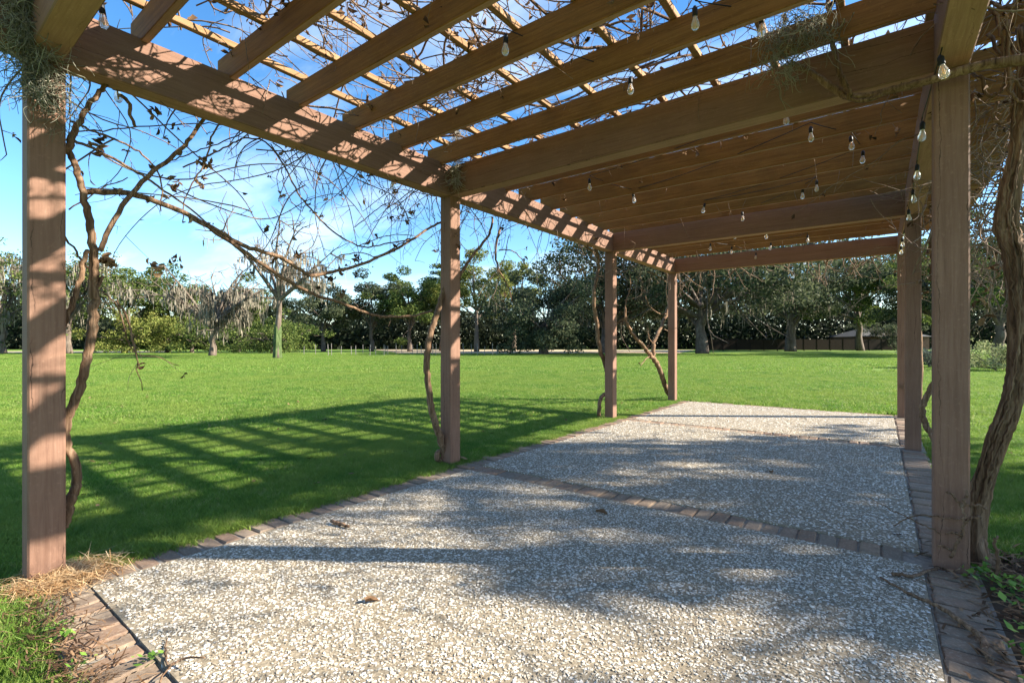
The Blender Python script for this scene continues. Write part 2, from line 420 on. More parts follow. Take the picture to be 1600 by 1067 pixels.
# ------------------------------------------------------------------ ground
rng = np.random.default_rng(7); random.seed(7)
N = 60
xs = np.concatenate([np.linspace(-900, -40, 12), np.linspace(-30, 30, 31), np.linspace(40, 900, 12)])
V = [(x, y, -0.035) for y in xs for x in xs]; n = len(xs)
F = [(j * n + i, j * n + i + 1, (j + 1) * n + i + 1, (j + 1) * n + i) for j in range(n - 1) for i in range(n - 1)]
lawn = link("lawn", np_mesh("lawn", V, F), M["lawn"]); tag(lawn, kind="structure")

# pale straw field and track beyond the lawn
def strip_sheet(name, pts, mat, z):
    me = bpy.data.meshes.new(name); me.from_pydata([(p.x, p.y, z) for p in pts], [], [tuple(range(len(pts)))]); me.update()
    o = link(name, me, mat); tag(o, kind="structure"); return o
strip_sheet("straw_field", [atd(630, 0, 58), atd(1060, 0, 60), atd(1085, 0, 92), atd(585, 0, 96)], M["sand"], -0.029)
strip_sheet("sandy_path", [atd(-120, 0, 63), atd(262, 0, 66), atd(270, 0, 78), atd(-150, 0, 74)], M["sand"], -0.029)

# ------------------------------------------------------------------ patio
XL, XR = -3.387, 0.2345
PW = 0.145
PY = dict(A=0.545, B=3.54, C=7.216, D=10.15)
SX0, SX1, SY0, SY1 = -3.13, 0.19, 0.66, 10.32
patio = empty("patio", ((SX0 + SX1) / 2, 5.4, 0)); tag(patio, kind="structure")
mb = MB()
for y0, y1 in ((SY0, 3.435), (3.645, 7.11), (7.315, SY1 - 0.1)):
    mb.box(SX0 + 0.004, SX1 - 0.004, y0, y1, -0.12, 0.0)
mb.build("slab", M["tabby"], patio)
mb = MB()
mb.box(-3.37, SX0 - 0.0, SY0 - 0.21, SY1 + 0.02, -0.12, -0.016)
mb.box(SX1, 0.42, SY0 - 0.21, SY1 + 0.02, -0.12, -0.016)
mb.box(SX0, SX1, SY0 - 0.215, SY0, -0.12, -0.016)
for y0, y1 in ((3.435, 3.645), (7.11, 7.315), (SY1 - 0.1, SY1 + 0.02)): mb.box(SX0, SX1, y0, y1, -0.12, -0.014)
mb.build("mortar_bed", M["mortar"], patio)
# shells set in the concrete
def shells(n, x0, x1, y0, y1, lo, hi, seed):
    g = np.random.default_rng(seed)
    k = 6
    cx, cy = g.uniform(x0, x1, n), g.uniform(y0, y1, n)
    a = g.uniform(0, math.pi * 2, n); L = (lo + (hi - lo) * g.random(n) ** 1.6) * 0.5; W = L * g.uniform(0.35, 0.75, n)
    th = np.linspace(0, 2 * math.pi, k, endpoint=False)
    rr = 1 + g.uniform(-0.22, 0.22, (n, k))
    ex, ey = np.cos(th) * L[:, None] * rr, np.sin(th) * W[:, None] * rr
    tilt = g.normal(0, 0.16, (n, 2))
    X = cx[:, None] + ex * np.cos(a)[:, None] - ey * np.sin(a)[:, None]
    Y = cy[:, None] + ex * np.sin(a)[:, None] + ey * np.cos(a)[:, None]
    hgt = g.uniform(0.001, 0.0045, n)
    Z = 0.0004 + hgt[:, None] * 0.45 + (X - cx[:, None]) * tilt[:, :1] + (Y - cy[:, None]) * tilt[:, 1:]
    V = np.empty((n, k + 1, 3)); V[:, :k, 0] = X; V[:, :k, 1] = Y; V[:, :k, 2] = Z
    V[:, k, 0] = cx; V[:, k, 1] = cy; V[:, k, 2] = hgt + 0.0012
    b_ = (np.arange(n) * (k + 1))[:, None, None]
    f = np.array([(i, (i + 1) % k, k) for i in range(k)])[None] + b_
    return V.reshape(-1, 3), f.reshape(-1, 3)
Vs, Fs, base = [], [], 0
for (cnt, x0, x1, y0, y1, lo, hi, sd) in ((72000, SX0 + .02, SX1 - .02, SY0 + .02, 3.42, .0045, .020, 1), (24000, SX0 + .02, SX1 - .02, 3.66, 7.09, .008, .029, 2), (8000, SX0 + .02, SX1 - .02, 7.33, SY1 - .12, .014, .036, 3)):
    v, f = shells(cnt, x0, x1, y0, y1, lo, hi, sd); Vs.append(v); Fs.append(f + base); base += len(v)
off = np.array(parent_origin(patio))
o = link("shells", np_mesh("shells", np.concatenate(Vs) - off, np.concatenate(Fs), True), M["shell"], patio); tag(o, kind="stuff")

# bricks: a few worn shapes shared by all
def brick_mesh(seed, L=0.2, W=0.092, Hh=0.06):
    g = random.Random(seed); e = 0.007
    j = lambda s=0.0055: g.uniform(-s, s) * .8
    def ring(z, inset): return [((sx * (L / 2 - inset)) + j(), (sy * (W / 2 - inset)) + j(), z + j(0.0015)) for sx, sy in ((-1, -1), (1, -1), (1, 1), (-1, 1))]
    v = ring(-Hh, 0) + ring(-e, 0) + ring(0, e * 1.3)
    f = [(0, 1, 5, 4), (1, 2, 6, 5), (2, 3, 7, 6), (3, 0, 4, 7), (4, 5, 9, 8), (5, 6, 10, 9), (6, 7, 11, 10), (7, 4, 8, 11), (8, 9, 10, 11)]
    me = bpy.data.meshes.new("brick"); me.from_pydata(v, [], f); me.update(); me.materials.append(M["brick"]); return me
BR = [brick_mesh(k) for k in range(7)]
BRS = [brick_mesh(20 + k, 0.2, 0.105) for k in range(5)]
def lay(me, x, y, rot, z=0.0):
    o = link("brick", me, None, patio)
    o.location = Vector((x, y, z + random.uniform(-0.011, 0.002))) - parent_origin(patio)
    o.rotation_euler = (random.gauss(0, 0.02), random.gauss(0, 0.02), rot + random.gauss(0, 0.022))
y = SY0 - 0.15
while y < SY1:
    lay(random.choice(BR), -3.245 + random.uniform(-.008, .008), y, 0); y += 0.1035
y = 1.3
while y < SY1:
    if not any(abs(y - PY[k]) < 0.125 for k in "BCD"): lay(random.choice(BR), 0.30 + random.uniform(-.006, .006), y, 0)
    y += 0.1035
x = SX0 + 0.06
while x < SX1 - 0.4:
    lay(random.choice(BR), x, SY0 - 0.105, R(90)); x += 0.1035
for yy in (3.54, 7.2125):
    x = SX0 + 0.055
    while x < SX1 - 0.04:
        lay(random.choice(BR), x, yy, R(90), 0.001); x += 0.1045
for yy in (SY1 - 0.04,):
    x = SX0 + 0.1
    while x < SX1 - 0.05:
        lay(random.choice(BRS), x, yy, 0, 0.002); x += 0.2075

# ------------------------------------------------------------------ pergola
def bounce_under(o, mat):  # downward faces get the paler tone that paints in bounced light
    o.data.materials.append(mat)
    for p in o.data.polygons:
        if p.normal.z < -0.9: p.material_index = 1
perg = empty("pergola", ((XL + XR) / 2, 5.3, 0), "long brown timber pergola over the shell patio", "pergola")
BB, BT = 2.665, 2.957
Y_IN, Y_OUT = -0.45, 10.30
for side, x0 in (("left", XL - PW), ("right", XR)):
    for k in "ABCD":
        mb = MB(); mb.box(x0, x0 + PW, PY[k] - PW / 2, PY[k] + PW / 2, -0.1, BB - 0.002, 0.008)
        mb.build("post", M["stain_z"], perg)
    mb = MB(); mb.box(x0 + 0.0, x0 + PW, Y_IN, Y_OUT, BB, BT, 0.006)
    bounce_under(mb.build("side_beam", M["stain_y"], perg), M["under_y"])
for k in "ABCD":
    mb = MB(); mb.box(XL - 0.004, XR + 0.004, PY[k] - 0.066, PY[k] + 0.066, BB + 0.003, BT - 0.003, 0.006)
    bounce_under(mb.build("cross_beam", M["stain_x"], perg), M["under_x"])
RAFT = [-0.02] + [0.955 + 0.479 * k for k in range(6)] + [3.885 + 0.487 * k for k in range(7)] + [7.40, 7.83, 8.32, 8.81, 9.29, 9.78]
for yy in RAFT:
    mb = MB(); z = 2.936 + random.uniform(-.005, .005); d = random.uniform(-.006, .006)
    mb.box(XL - PW - 0.03, XR + PW + 0.55 + random.uniform(-.03, .03), yy - 0.021 + d, yy + 0.021 + d, z, 3.108, 0.004)
    bounce_under(mb.build("rafter", M["rafter"], perg), M["under_x"])
STRIPX = [-3.345 + 0.397 * k for k in range(12)]
for xx in STRIPX:
    e = [Y_IN - 0.05, 2.43 + random.choice((-.49, 0, .49)), 6.353 + random.choice((-.49, 0, .49)), Y_OUT + 0.06]
    for a, b_ in zip(e[:-1], e[1:]):
        mb = MB(); w = 0.021; dx = random.uniform(-.012, .012)
        mb.box(xx - w + dx, xx + w + dx, a + 0.003, b_ - 0.003, 3.110, 3.110 + 0.04, 0.003)
        o = mb.build("lattice_strip", M["strip"], perg)

# ------------------------------------------------------------------ vines
class Vine:
    def __init__(self, base, label):
        self.o = empty("grape_vine", base, label, "vine", "vines climbing the pergola posts")
        self.trunk, self.cane, self.twig, self.leaf = MB(), MB(), MB(), ([], [])
    def finish(self):
        for mb, nm, mt in ((self.trunk, "trunk", M["vine"]), (self.cane, "canes", M["vine"]), (self.twig, "twigs", M["twig"])):
            if mb.v:
                o = mb.build(nm, mt, self.o)
                if nm != "trunk": o["kind"] = "stuff"
        if self.leaf[0]:
            off = np.array(self.o.location)
            me = bpy.data.meshes.new("dry_leaves"); me.from_pydata((np.array(self.leaf[0]) - off).tolist(), [], self.leaf[1]); me.update()
            o = link("dry_leaves", me, M["dead"], self.o); o["kind"] = "stuff"
def rv(g, s=1.0): return Vector((g.gauss(0, s), g.gauss(0, s), g.gauss(0, s)))
def leafcluster(vine, p, g, n=4, size=0.04):
    for _ in range(n):
        c = p + rv(g, size * 0.6) - Vector((0, 0, size * 0.5))
        a = rv(g).normalized(); b_ = a.cross(rv(g)).normalized(); cc = a.cross(b_)
        s = size * g.uniform(0.5, 1.2)
        base = len(vine.leaf[0])
        u = g.uniform(.2, .7)
        pts = [c - a * s, c + cc * s * .1, c + a * s * 1.1, c + b_ * s * g.uniform(.3, .6) + cc * s * u + a * s * .2, c + b_ * s * .3 + cc * s * u - a * s * .5, c - b_ * s * g.uniform(.3, .6) + cc * s * u - a * s * .1, c - b_ * s * .25 + cc * s * u * 1.3 + a * s * .6]
        vine.leaf[0].extend([tuple(q) for q in pts])
        for q in ((0, 1, 3, 4), (1, 2, 3, 3), (0, 5, 6, 1), (1, 6, 2, 2)):
            if q[2] == q[3]: q = (q[0], q[1], q[2])
            vine.leaf[1].append(tuple(base + i for i in q))
def wander(g, p, d, length, step, curl, pull=Vector((0, 0, 0)), zlim=None):
    pts = [p.copy()]; d = d.normalized(); bend = rv(g, curl)
    k = max(2, int(length / step))
    for i in range(k):
        bend = bend * 0.75 + rv(g, curl) * 0.6
        d = (d + bend * step * 4 + pull * step).normalized()
        p = p + d * step
        if zlim:
            if p.z < zlim[0]: p.z = zlim[0] + g.uniform(0, .02); d.z = abs(d.z)
            if p.z > zlim[1]: p.z = zlim[1]; d.z = -abs(d.z) * .5
        pts.append(p.copy())
    return pts
def twiglets(vine, pts, g, every, lmin, lmax, r=0.0016, pull=Vector((0, 0, -0.5)), leafp=0.2):
    acc = 0
    for i in range(1, len(pts)):
        acc += (pts[i] - pts[i - 1]).length
        if acc > every * g.uniform(0.6, 1.5):
            acc = 0
            t = (pts[i] - pts[i - 1]).normalized()
            d = (t * 0.5 + rv(g, 0.8)).normalized()
            L = g.uniform(lmin, lmax) * g.uniform(0.4, 1)
            q = wander(g, pts[i], d, L, max(0.02, L / 6), 0.9, pull)
            vine.twig.tube(q, [r * 1.2, r * 0.6], 3, cap=False)
            if g.random() < leafp: leafcluster(vine, q[-1], g, g.randint(1, 4), g.uniform(0.015, 0.035))
            if g.random() < 0.3 and len(q) > 3:
                q2 = wander(g, q[len(q) // 2], rv(g).normalized(), L * 0.6, 0.025, 0.9, pull); vine.twig.tube(q2, [r, r * 0.5], 3, cap=False)
def trace(vine, pts, r, g, sides=6, per=6, tw=None, jit=0.004, rope=0.0, target=None):
    q = smooth(pts, per)
    q = [p + rv(g, jit) for p in q]
    (target or vine.cane).tube(q, r, sides, rope=rope, seed=g.random() * 6)
    if tw: twiglets(vine, q, g, *tw)
    return q

g = random.Random(11)
vA = Vine((XL - 0.1, PY["A"] + .16, 0), "twisting vine behind the nearest left post with long bare canes")
vB = Vine((XL - 0.12, PY["B"] - .02, 0), "bowed thin vine at the second left post from the camera")
vC = Vine((XL - 0.12, PY["C"] - .1, 0), "vine climbing the third left post, looped at its foot")
vD = Vine((XL - 0.1, PY["D"] - .15, 0), "pale forked vine leaning from the farthest left post")
vR1 = Vine((XR + .22, PY["B"] + .12, 0), "thick shaggy vine trunk beside the nearest right post")
vR2 = Vine((XR + .25, PY["C"] + .1, 0), "bow-shaped vine seen between the two nearer right posts")
vR3 = Vine((XR + .25, PY["D"] + .1, 0), "pale twiggy vine on the farthest right post")

# vine A: trunk and the long canes that cross the first opening
XA = XL - 0.11
px = lambda pts, X: [onX(a, b_, X) for a, b_ in pts]
trace(vA, px([(98, 825), (107, 790), (119, 760), (117, 725), (104, 695), (103, 660), (119, 620), (134, 570), (144, 520), (148, 470), (147, 420), (145, 385), (139, 345), (129, 300), (117, 258), (103, 225)], XA), [0.028, 0.021, 0.018, 0.021, 0.022, 0.020, 0.017, 0.014], g, 16, 6, None, 0.003, 0.15, vA.trunk)
trace(vA, px([(92, 520), (108, 488), (122, 450), (131, 410), (138, 392)], XA), [0.015, 0.013, 0.012], g, 9, 6, None, 0.003, 0.12, vA.trunk)
trace(vA, px([(147, 450), (156, 440), (161, 432)], XA), [0.014, 0.009], g, 7, 3, None, .002, .1, vA.trunk)
trace(vA, px([(104, 240), (112, 215), (122, 195), (140, 165), (160, 140), (170, 120), (158, 100), (150, 80)], XA), [0.02, 0.014, 0.012, .01], g, 7, 5, (0.12, .05, .3), 0.004)
tw_s = (0.14, 0.05, 0.3)
XO = XL - 0.20
trace(vA, px([(133, 300), (200, 302), (270, 325), (330, 355), (380, 383), (406, 392), (446, 405), (464, 418), (485, 430), (511, 427), (537, 421), (577, 408), (616, 391), (642, 376), (669, 358), (694, 345)], XO), [0.017, 0.015, 0.013, 0.011], g, 7, 5, tw_s, 0.003)
trace(vA, px([(300, 340), (360, 378), (406, 410), (443, 435), (490, 460), (527, 471), (569, 488), (603, 494), (642, 494), (676, 486)], XO + .02), [0.012, 0.014, 0.012, 0.011], g, 7, 5, tw_s, 0.003)
trace(vA, px([(155, 392), (169, 361), (197, 313), (240, 268), (280, 235), (302, 211), (327, 172)], XO + .05), [0.014, 0.013, 0.011], g, 7, 5, (0.16, .05, .3), 0.003)
trace(vA, px([(110, 190), (147, 206), (190, 222), (217, 238), (242, 262), (253, 290), (250, 330)], XO), [0.007, 0.006, 0.004], g, 5, 5, tw_s, 0.003)
trace(vA, px([(105, 215), (145, 233), (197, 260), (235, 283), (266, 305), (320, 345), (385, 400), (440, 440)], XO - .05), [0.009, 0.008, 0.006, .004], g, 5, 5, tw_s, 0.003)
trace(vA, px([(285, 262), (327, 243), (360, 227), (378, 218), (405, 218), (427, 234), (448, 267), (470, 308), (495, 337), (526, 366), (567, 386), (607, 380), (639, 375)], XO - .04), [0.005, 0.006, 0.007, .006], g, 5, 5, tw_s, 0.003)
trace(vA, px([(268, 252), (300, 240), (340, 225), (390, 205), (430, 200)], XO - .1), [0.004, .004], g, 4, 5, tw_s, 0.003)
trace(vA, px([(110, 205), (160, 203), (250, 196), (305, 193), (360, 196)], XO - .02), [0.004, .0035], g, 4, 5, (0.2, .05, .2), 0.003)
trace(vA, px([(345, 185), (330, 215), (322, 250), (305, 280), (290, 310), (285, 345)], XO), [0.006, .005, .003], g, 5, 5, tw_s, 0.003)
trace(vA, px([(440, 262), (447, 300), (470, 330), (480, 310), (468, 285)], XO), [0.004, .003], g, 4, 5, tw_s)
trace(vA, px([(108, 330), (150, 300), (200, 277)], XO), [0.004, .003], g, 4, 5, tw_s)
trace(vA, px([(100, 370), (125, 400), (150, 440)], XO), [0.006, .005], g, 5, 5, tw_s)
trace(vA, px([(185, 470), (200, 500), (208, 530), (215, 565), (224, 610)], XO), [0.006, .005, .002], g, 5, 4, tw_s)
trace(vA, px([(160, 455), (185, 480), (205, 545), (250, 560), (280, 572)], XO), [0.005, .003, .002], g, 4, 4, tw_s)
trace(vA, px([(186, 148), (202, 160), (203, 180), (210, 198)], XO + .05), [0.011, .009], g, 6, 4, None)
# vine B
XBv = XL - 0.1
trace(vB, px([(700, 722), (694, 700), (684, 672), (676, 645), (670, 610), (667, 575), (668, 542), (677, 505), (690, 468), (699, 430), (703, 380), (712, 320)], XBv), [0.04, 0.034, 0.03, 0.03, 0.026, 0.022], g, 10, 6, None, 0.004, 0.14, vB.trunk)
trace(vB, px([(690, 722), (683, 715), (684, 708), (694, 700)], XBv - .05), [0.03, 0.026], g, 8, 4, None, 0.004, 0.1, vB.trunk)
trace(vB, px([(712, 450), (720, 428), (735, 405), (752, 382), (765, 365), (770, 340)], XBv), [0.018, 0.016, 0.012], g, 7, 5, tw_s, .004)
trace(vB, px([(782, 355), (775, 385), (776, 410), (783, 430), (795, 450), (800, 470)], XO), [0.012, .010, .006], g, 6, 5, tw_s, .004)
trace(vB, px([(780, 390), (800, 392), (815, 405), (822, 420)], XO), [0.008, .005], g, 5, 5, tw_s, .004)
trace(vB, px([(640, 372), (620, 385), (590, 400), (560, 395), (528, 400), (510, 420)], XO), [0.006, .004], g, 5, 5, tw_s, .004)
trace(vB, px([(555, 355), (580, 335), (605, 318), (630, 325), (642, 355), (640, 375)], XO), [0.004, .004], g, 4, 5, tw_s, .004)
trace(vB, px([(560, 385), (600, 370), (645, 368), (665, 378)], XO), [0.004, .003], g, 4, 5, tw_s, .004)
# vine C
trace(vC, px([(950, 592), (946, 572), (936, 540), (932, 502), (928, 468), (930, 444), (936, 417), (932, 394), (926, 375)], XL - .2), [0.036, 0.032, 0.03, 0.028, 0.024], g, 9, 6, None, .006, .14, vC.trunk)
trace(vC, px([(936, 650), (937, 628), (942, 618), (952, 614)], XL - .18), [0.032, 0.03], g, 9, 5, None, .004, .12, vC.trunk)
trace(vC, px([(930, 395), (915, 385), (900, 372)], XL - .2), [0.02, .012], g, 6, 4, tw_s)
# vine D
trace(vD, px([(1046, 617), (1038, 598), (1029, 573), (1017, 556), (1006, 542), (990, 525), (980, 505), (976, 480)], XL - .25), [0.055, 0.05, 0.04, 0.03, 0.02], g, 9, 6, None, .008, .14, vD.trunk)
trace(vD, px([(1020, 560), (1022, 535), (1033, 510), (1043, 485), (1046, 450), (1040, 420)], XL - .25), [0.04, 0.035, 0.03, .02], g, 8, 6, None, .008, .12, vD.trunk)
for pts in ([(1046, 490), (1030, 490), (1015, 478), (1008, 462)], [(1024, 530), (1034, 515), (1046, 518)], [(976, 500), (978, 470), (985, 450), (984, 430)], [(1040, 440), (1025, 430), (1012, 425)], [(1018, 556), (1010, 560), (1000, 572)], [(1024, 540), (1015, 530), (1012, 520)]):
    trace(vD, px(pts, XL - .25), [0.014, .008], g, 5, 5, (0.12, .1, .4))
# right vine R1: massive shaggy trunk, then the horizontal cane in front of the cross beam
YR = PY["B"] + 0.16
py_ = lambda pts, Y: [onY(a, b_, Y) for a, b_ in pts]
R1a = [(1532, 896), (1522, 868), (1519, 830), (1526, 785), (1540, 738), (1556, 690), (1574, 645), (1588, 600), (1594, 550), (1594, 500), (1590, 450), (1586, 410), (1576, 372), (1572, 340), (1580, 290), (1592, 235), (1600, 170), (1606, 100), (1600, 40)]
trace(vR1, py_(R1a, YR), [0.072, 0.051, 0.043, 0.04, 0.041, 0.045, 0.043, 0.047, 0.038, 0.035, 0.032], g, 32, 7, None, 0.002, 0.22, vR1.trunk)
for k, dx in enumerate((-9, 7, -3, 10)):          # strands of loose bark wound round it
    q = [(a + dx * math.sin(0.6 * i + k * 1.6), b_ + 4) for i, (a, b_) in enumerate(R1a)]
    trace(vR1, py_(q, YR - 0.035 + 0.02 * (k % 2)), [0.020, 0.016, 0.013, 0.015], g, 8, 6, None, 0.004, 0.2, vR1.trunk)
for k in range(14):                                # fine shreds of bark
    ph, am = g.uniform(0, 6.28), g.uniform(4, 15); a0 = g.randint(0, 8); a1 = min(len(R1a), a0 + g.randint(5, 11))
    q = [(a + am * math.sin(0.5 * i + ph), b_) for i, (a, b_) in enumerate(R1a)][a0:a1]
    trace(vR1, py_(q, YR - 0.052 + g.uniform(-.012, .012)), [0.004, 0.0065, 0.003], g, 5, 6, None, 0.003, 0.0, vR1.trunk)
trace(vR1, py_([(1560, 905), (1545, 890), (1532, 870), (1524, 840)], YR - .02), [0.03, 0.045, 0.03], g, 8, 5, None, .004, .2, vR1.trunk)
trace(vR1, py_([(1620, 92), (1580, 96), (1540, 102), (1500, 112), (1460, 124), (1420, 134), (1380, 144), (1345, 152), (1322, 150), (1300, 138), (1278, 122), (1250, 105), (1235, 98)], 3.37), [0.026, 0.022, 0.021, 0.02, 0.018, 0.013], g, 14, 5, None, .0015, .12, vR1.trunk)
trace(vR1, py_([(1328, 150), (1320, 132), (1312, 112), (1304, 85), (1300, 50), (1295, 10), (1290, -30)], 3.34), [0.016, 0.014, 0.012], g, 8, 5, (0.2, .06, .25), .003)
trace(vR1, py_([(1380, 148), (1350, 158), (1330, 156), (1316, 148)], 3.35), [0.012, .01], g, 6, 4)
for pts in ([(1600, 8), (1580, 12), (1555, 8), (1540, -4)], [(1540, 5), (1556, 25), (1566, 60), (1572, 100), (1590, 135), (1604, 145)], [(1576, 30), (1574, 80), (1577, 120), (1580, 150), (1600, 162)], [(1545, 55), (1560, 85), (1570, 95)], [(1530, 120), (1545, 150), (1566, 140), (1570, 110)], [(1560, 160), (1550, 185), (1575, 190), (1585, 150)], [(1604, 120), (1590, 100), (1580, 60)]):
    trace(vR1, py_(pts, YR + g.uniform(-.1, .2)), [0.010, .007], g, 6, 5, (0.16, .06, .3), .004)
for pts in ([(1487, 872), (1494, 850), (1503, 832), (1506, 815), (1504, 790), (1490, 775), (1481, 768)], [(1504, 790), (1508, 778), (1511, 767)], [(1506, 815), (1520, 809), (1532, 806)], [(1500, 835), (1490, 832), (1479, 834)], [(1503, 788), (1520, 787), (1540, 793)], [(1490, 862), (1478, 855), (1465, 853)], [(1556, 905), (1558, 880), (1554, 850), (1556, 838)]):
    trace(vR1, py_(pts, 3.40), [0.0085, .0055], g, 6, 5)
trace(vR1, py_([(1395, 822), (1430, 806), (1470, 808), (1500, 812)], 3.42), [0.003, .004], g, 4, 5)
trace(vR1, py_([(1355, 775), (1400, 800), (1440, 818), (1470, 832)], 3.43), [0.002, .004], g, 4, 5)
# right vine R2
pxr = lambda pts, X: [onX(a, b_, X) for a, b_ in pts]
YR2 = PY["C"] - .45
trace(vR2, [onY(a, b_, YR2) for a, b_ in [(1470, 696), (1462, 688), (1452, 675), (1444, 660), (1441, 642), (1446, 624), (1454, 608), (1466, 592), (1480, 570), (1484, 530), (1476, 480)]], [0.034, 0.03, 0.028, 0.024, .02], g, 8, 6, None, .005, .14, vR2.trunk)
trace(vR2, [onY(a, b_, PY["C"] + .1) for a, b_ in [(1456, 440), (1460, 410), (1456, 380), (1462, 350), (1458, 320), (1466, 300)]], [0.035, .03, .03], g, 8, 6, None, .01, .14, vR2.trunk)
for k in range(9):
    p0 = Vector((XR + PW + g.uniform(.05, .3), PY["C"] + g.uniform(-.3, .4), g.uniform(2.0, 2.9)))
    q = wander(g, p0, Vector((g.gauss(0, .5), g.gauss(0, .5), -1)), g.uniform(.5, 1.3), .07, .7, Vector((0, 0, -1)))
    vR2.twig.tube(q, [.012, .006], 5); twiglets(vR2, q, g, .12, .1, .4, .0025)
# right vine R3
trace(vR3, [Vector((XR + .25, PY["D"] + .1, 0)), Vector((XR + .3, PY["D"] + .15, .8)), Vector((XR + .24, PY["D"] + .05, 1.6)), Vector((XR + .26, PY["D"] + .1, 2.4)), Vector((XR + .2, PY["D"] + .1, 3.1))], [.04, .035, .03], g, 8, 6, None, .01, .14, vR3.trunk)
trace(vR3, [onY(a, b_, PY["D"] - .1) for a, b_ in [(1415, 598), (1408, 606), (1402, 602)]], [.006, .004], g, 4, 4)
trace(vR3, [onY(a, b_, PY["D"] - .1) for a, b_ in [(1415, 612), (1408, 604), (1403, 600)]], [.006, .004], g, 4, 4)

VL = [(vA, XL, PY["A"]), (vB, XL, PY["B"]), (vC, XL, PY["C"]), (vD, XL, PY["D"]), (vR1, XR, PY["B"]), (vR2, XR, PY["C"]), (vR3, XR, PY["D"])]
def owner(p): return min(VL, key=lambda t: abs(p.x - t[1]) * 0.9 + abs(p.y - t[2]))[0]
# tangle lying on the lattice
g = random.Random(5)
for k in range(430):
    y = g.uniform(-.3, 10.4); x = g.uniform(-3.6, 1.0)
    if y > 5 and g.random() < .3: continue
    p = Vector((x, y, 3.165 + g.random() * .05)); v = owner(p)
    a = g.uniform(0, 2 * math.pi)
    d = Vector((math.cos(a), math.sin(a), g.uniform(-.05, .12)))
    q = wander(g, p, d, g.uniform(.7, 2.6), .09, .45, Vector((0, 0, -.25)), (3.158, 3.42))
    r = g.choice((.0035, .0045, .0055, .0075, .0105))
    if r > .005: v.cane.tube(q, [r, r * .7], 5)
    else: v.twig.tube(q, [r, r * .6], 4, cap=False)
    twiglets(v, q, g, .13, .06, .40, .0024, Vector((0, 0, -.15)), .32)
# heavier tangle against the sky over the first bay
for k in range(115):
    p = Vector((g.uniform(-3.5, -.4), g.uniform(.6, 3.6), 3.165)); v = owner(p)
    a = g.uniform(0, 2 * math.pi)
    q = wander(g, p, Vector((math.cos(a), math.sin(a), .05)), g.uniform(.4, 1.4), .07, .8, Vector((0, 0, -.2)), (3.158, 3.36))
    v.twig.tube(q, [.0055, .003], 4, cap=False); twiglets(v, q, g, .1, .05, .3, .0024, Vector((0, 0, -.2)), .4)
# tendrils hanging from the outer edge of the left beam
for k in range(170):
    y = g.uniform(.2, 10.2) if k < 150 else g.uniform(1.0, 4.6); p = Vector((XL - PW - g.uniform(.02, .35), y, g.uniform(2.75, 3.15))); v = owner(p)
    if y < 1.2 and g.random() < .5: continue
    d = Vector((g.gauss(0, .4), g.gauss(0, .9), g.uniform(-.9, .3)))
    q = wander(g, p, d, g.uniform(.35, 1.35) * (0.75 if y < 3.5 else 1.0), .06, .6, Vector((0, 0, -2.0)))
    v.twig.tube(q, [.0055, .0026], 4, cap=False); twiglets(v, q, g, .14, .04, .25, .0023, Vector((0, 0, -.8)), .16)
for (x_, y_, n) in ((540, 300, 7), (640, 340, 12), (700, 350, 8), (800, 350, 7), (570, 250, 6)):   # tassels of fine shoots
    c0 = onX(x_, y_ - 40, XO)
    for k in range(n):
        q = wander(g, c0 + rv(g, .1), Vector((g.gauss(0, .3), g.gauss(0, .7), -1)), g.uniform(.3, .9), .05, .7, Vector((0, 0, -2.2)))
        vB.twig.tube(q, [.003, .0014], 4, cap=False); twiglets(vB, q, g, .08, .03, .2, .0014, Vector((0, 0, -1)), .3)
# long thin canes swinging through the left openings
for k in range(15):
    y = g.uniform(.6, 7.0) if k > 9 else g.uniform(.8, 3.4); p = Vector((XL - PW - g.uniform(.05, .4), y, g.uniform(2.2, 3.0))); v = owner(p)
    q = wander(g, p, Vector((g.gauss(0, .2), g.choice((-1, 1)) * g.uniform(.5, 1), g.uniform(-.7, .2))), g.uniform(1.0, 2.2), .08, .35, Vector((0, 0, -.55)))
    if min(t.z for t in q) < 1.35: q = [t for t in q if t.z > 1.35]
    if len(q) > 3: v.twig.tube(q, [.0055, .0025], 5, cap=False); twiglets(v, q, g, .11, .05, .35, .0021, Vector((0, 0, -.5)), .12)
# curled dead leaves caught on canes across the first opening
for (x_, y_) in ((277, 405), (247, 414), (275, 285), (312, 280), (165, 405), (210, 122), (150, 215), (155, 230), (238, 170), (533, 420), (517, 428), (536, 455), (557, 404), (467, 392), (325, 255), (690, 235), (160, 400)):
    leafcluster(vA, onX(x_, y_, XO - .02), g, 9, .03)
# right-hand curtain of curly shoots
for k in range(290):
    y = g.uniform(2.6, 9.5) if k < 150 else g.uniform(3.7, 7.0); p = Vector((XR + PW + g.uniform(.15, 1.0), y, g.uniform(2.0, 3.2))); v = owner(p)
    q = wander(g, p, rv(g) + Vector((0, 0, -.6)), g.uniform(.5, 1.5), .06, 1.1, Vector((0, 0, -1.0)))
    v.twig.tube(q, [.005, .0022], 4, cap=False); twiglets(v, q, g, .10, .06, .35, .0022, Vector((0, 0, -.5)), .2)
# pale curls hanging below the far cross beam
for k in range(46):
    p = Vector((g.uniform(XL - .1, XR), PY["D"] + g.uniform(.15, .4), g.uniform(2.65, 3.0))); v = owner(p)
    q = wander(g, p, Vector((g.gauss(0, .9), g.gauss(0, .4), -.6)), g.uniform(.3, .95), .05, .9, Vector((0, 0, -1.2)))
    v.twig.tube(q, [.010, .004], 4, cap=False); twiglets(v, q, g, .10, .08, .35, .004, Vector((0, 0, -.6)), .05)
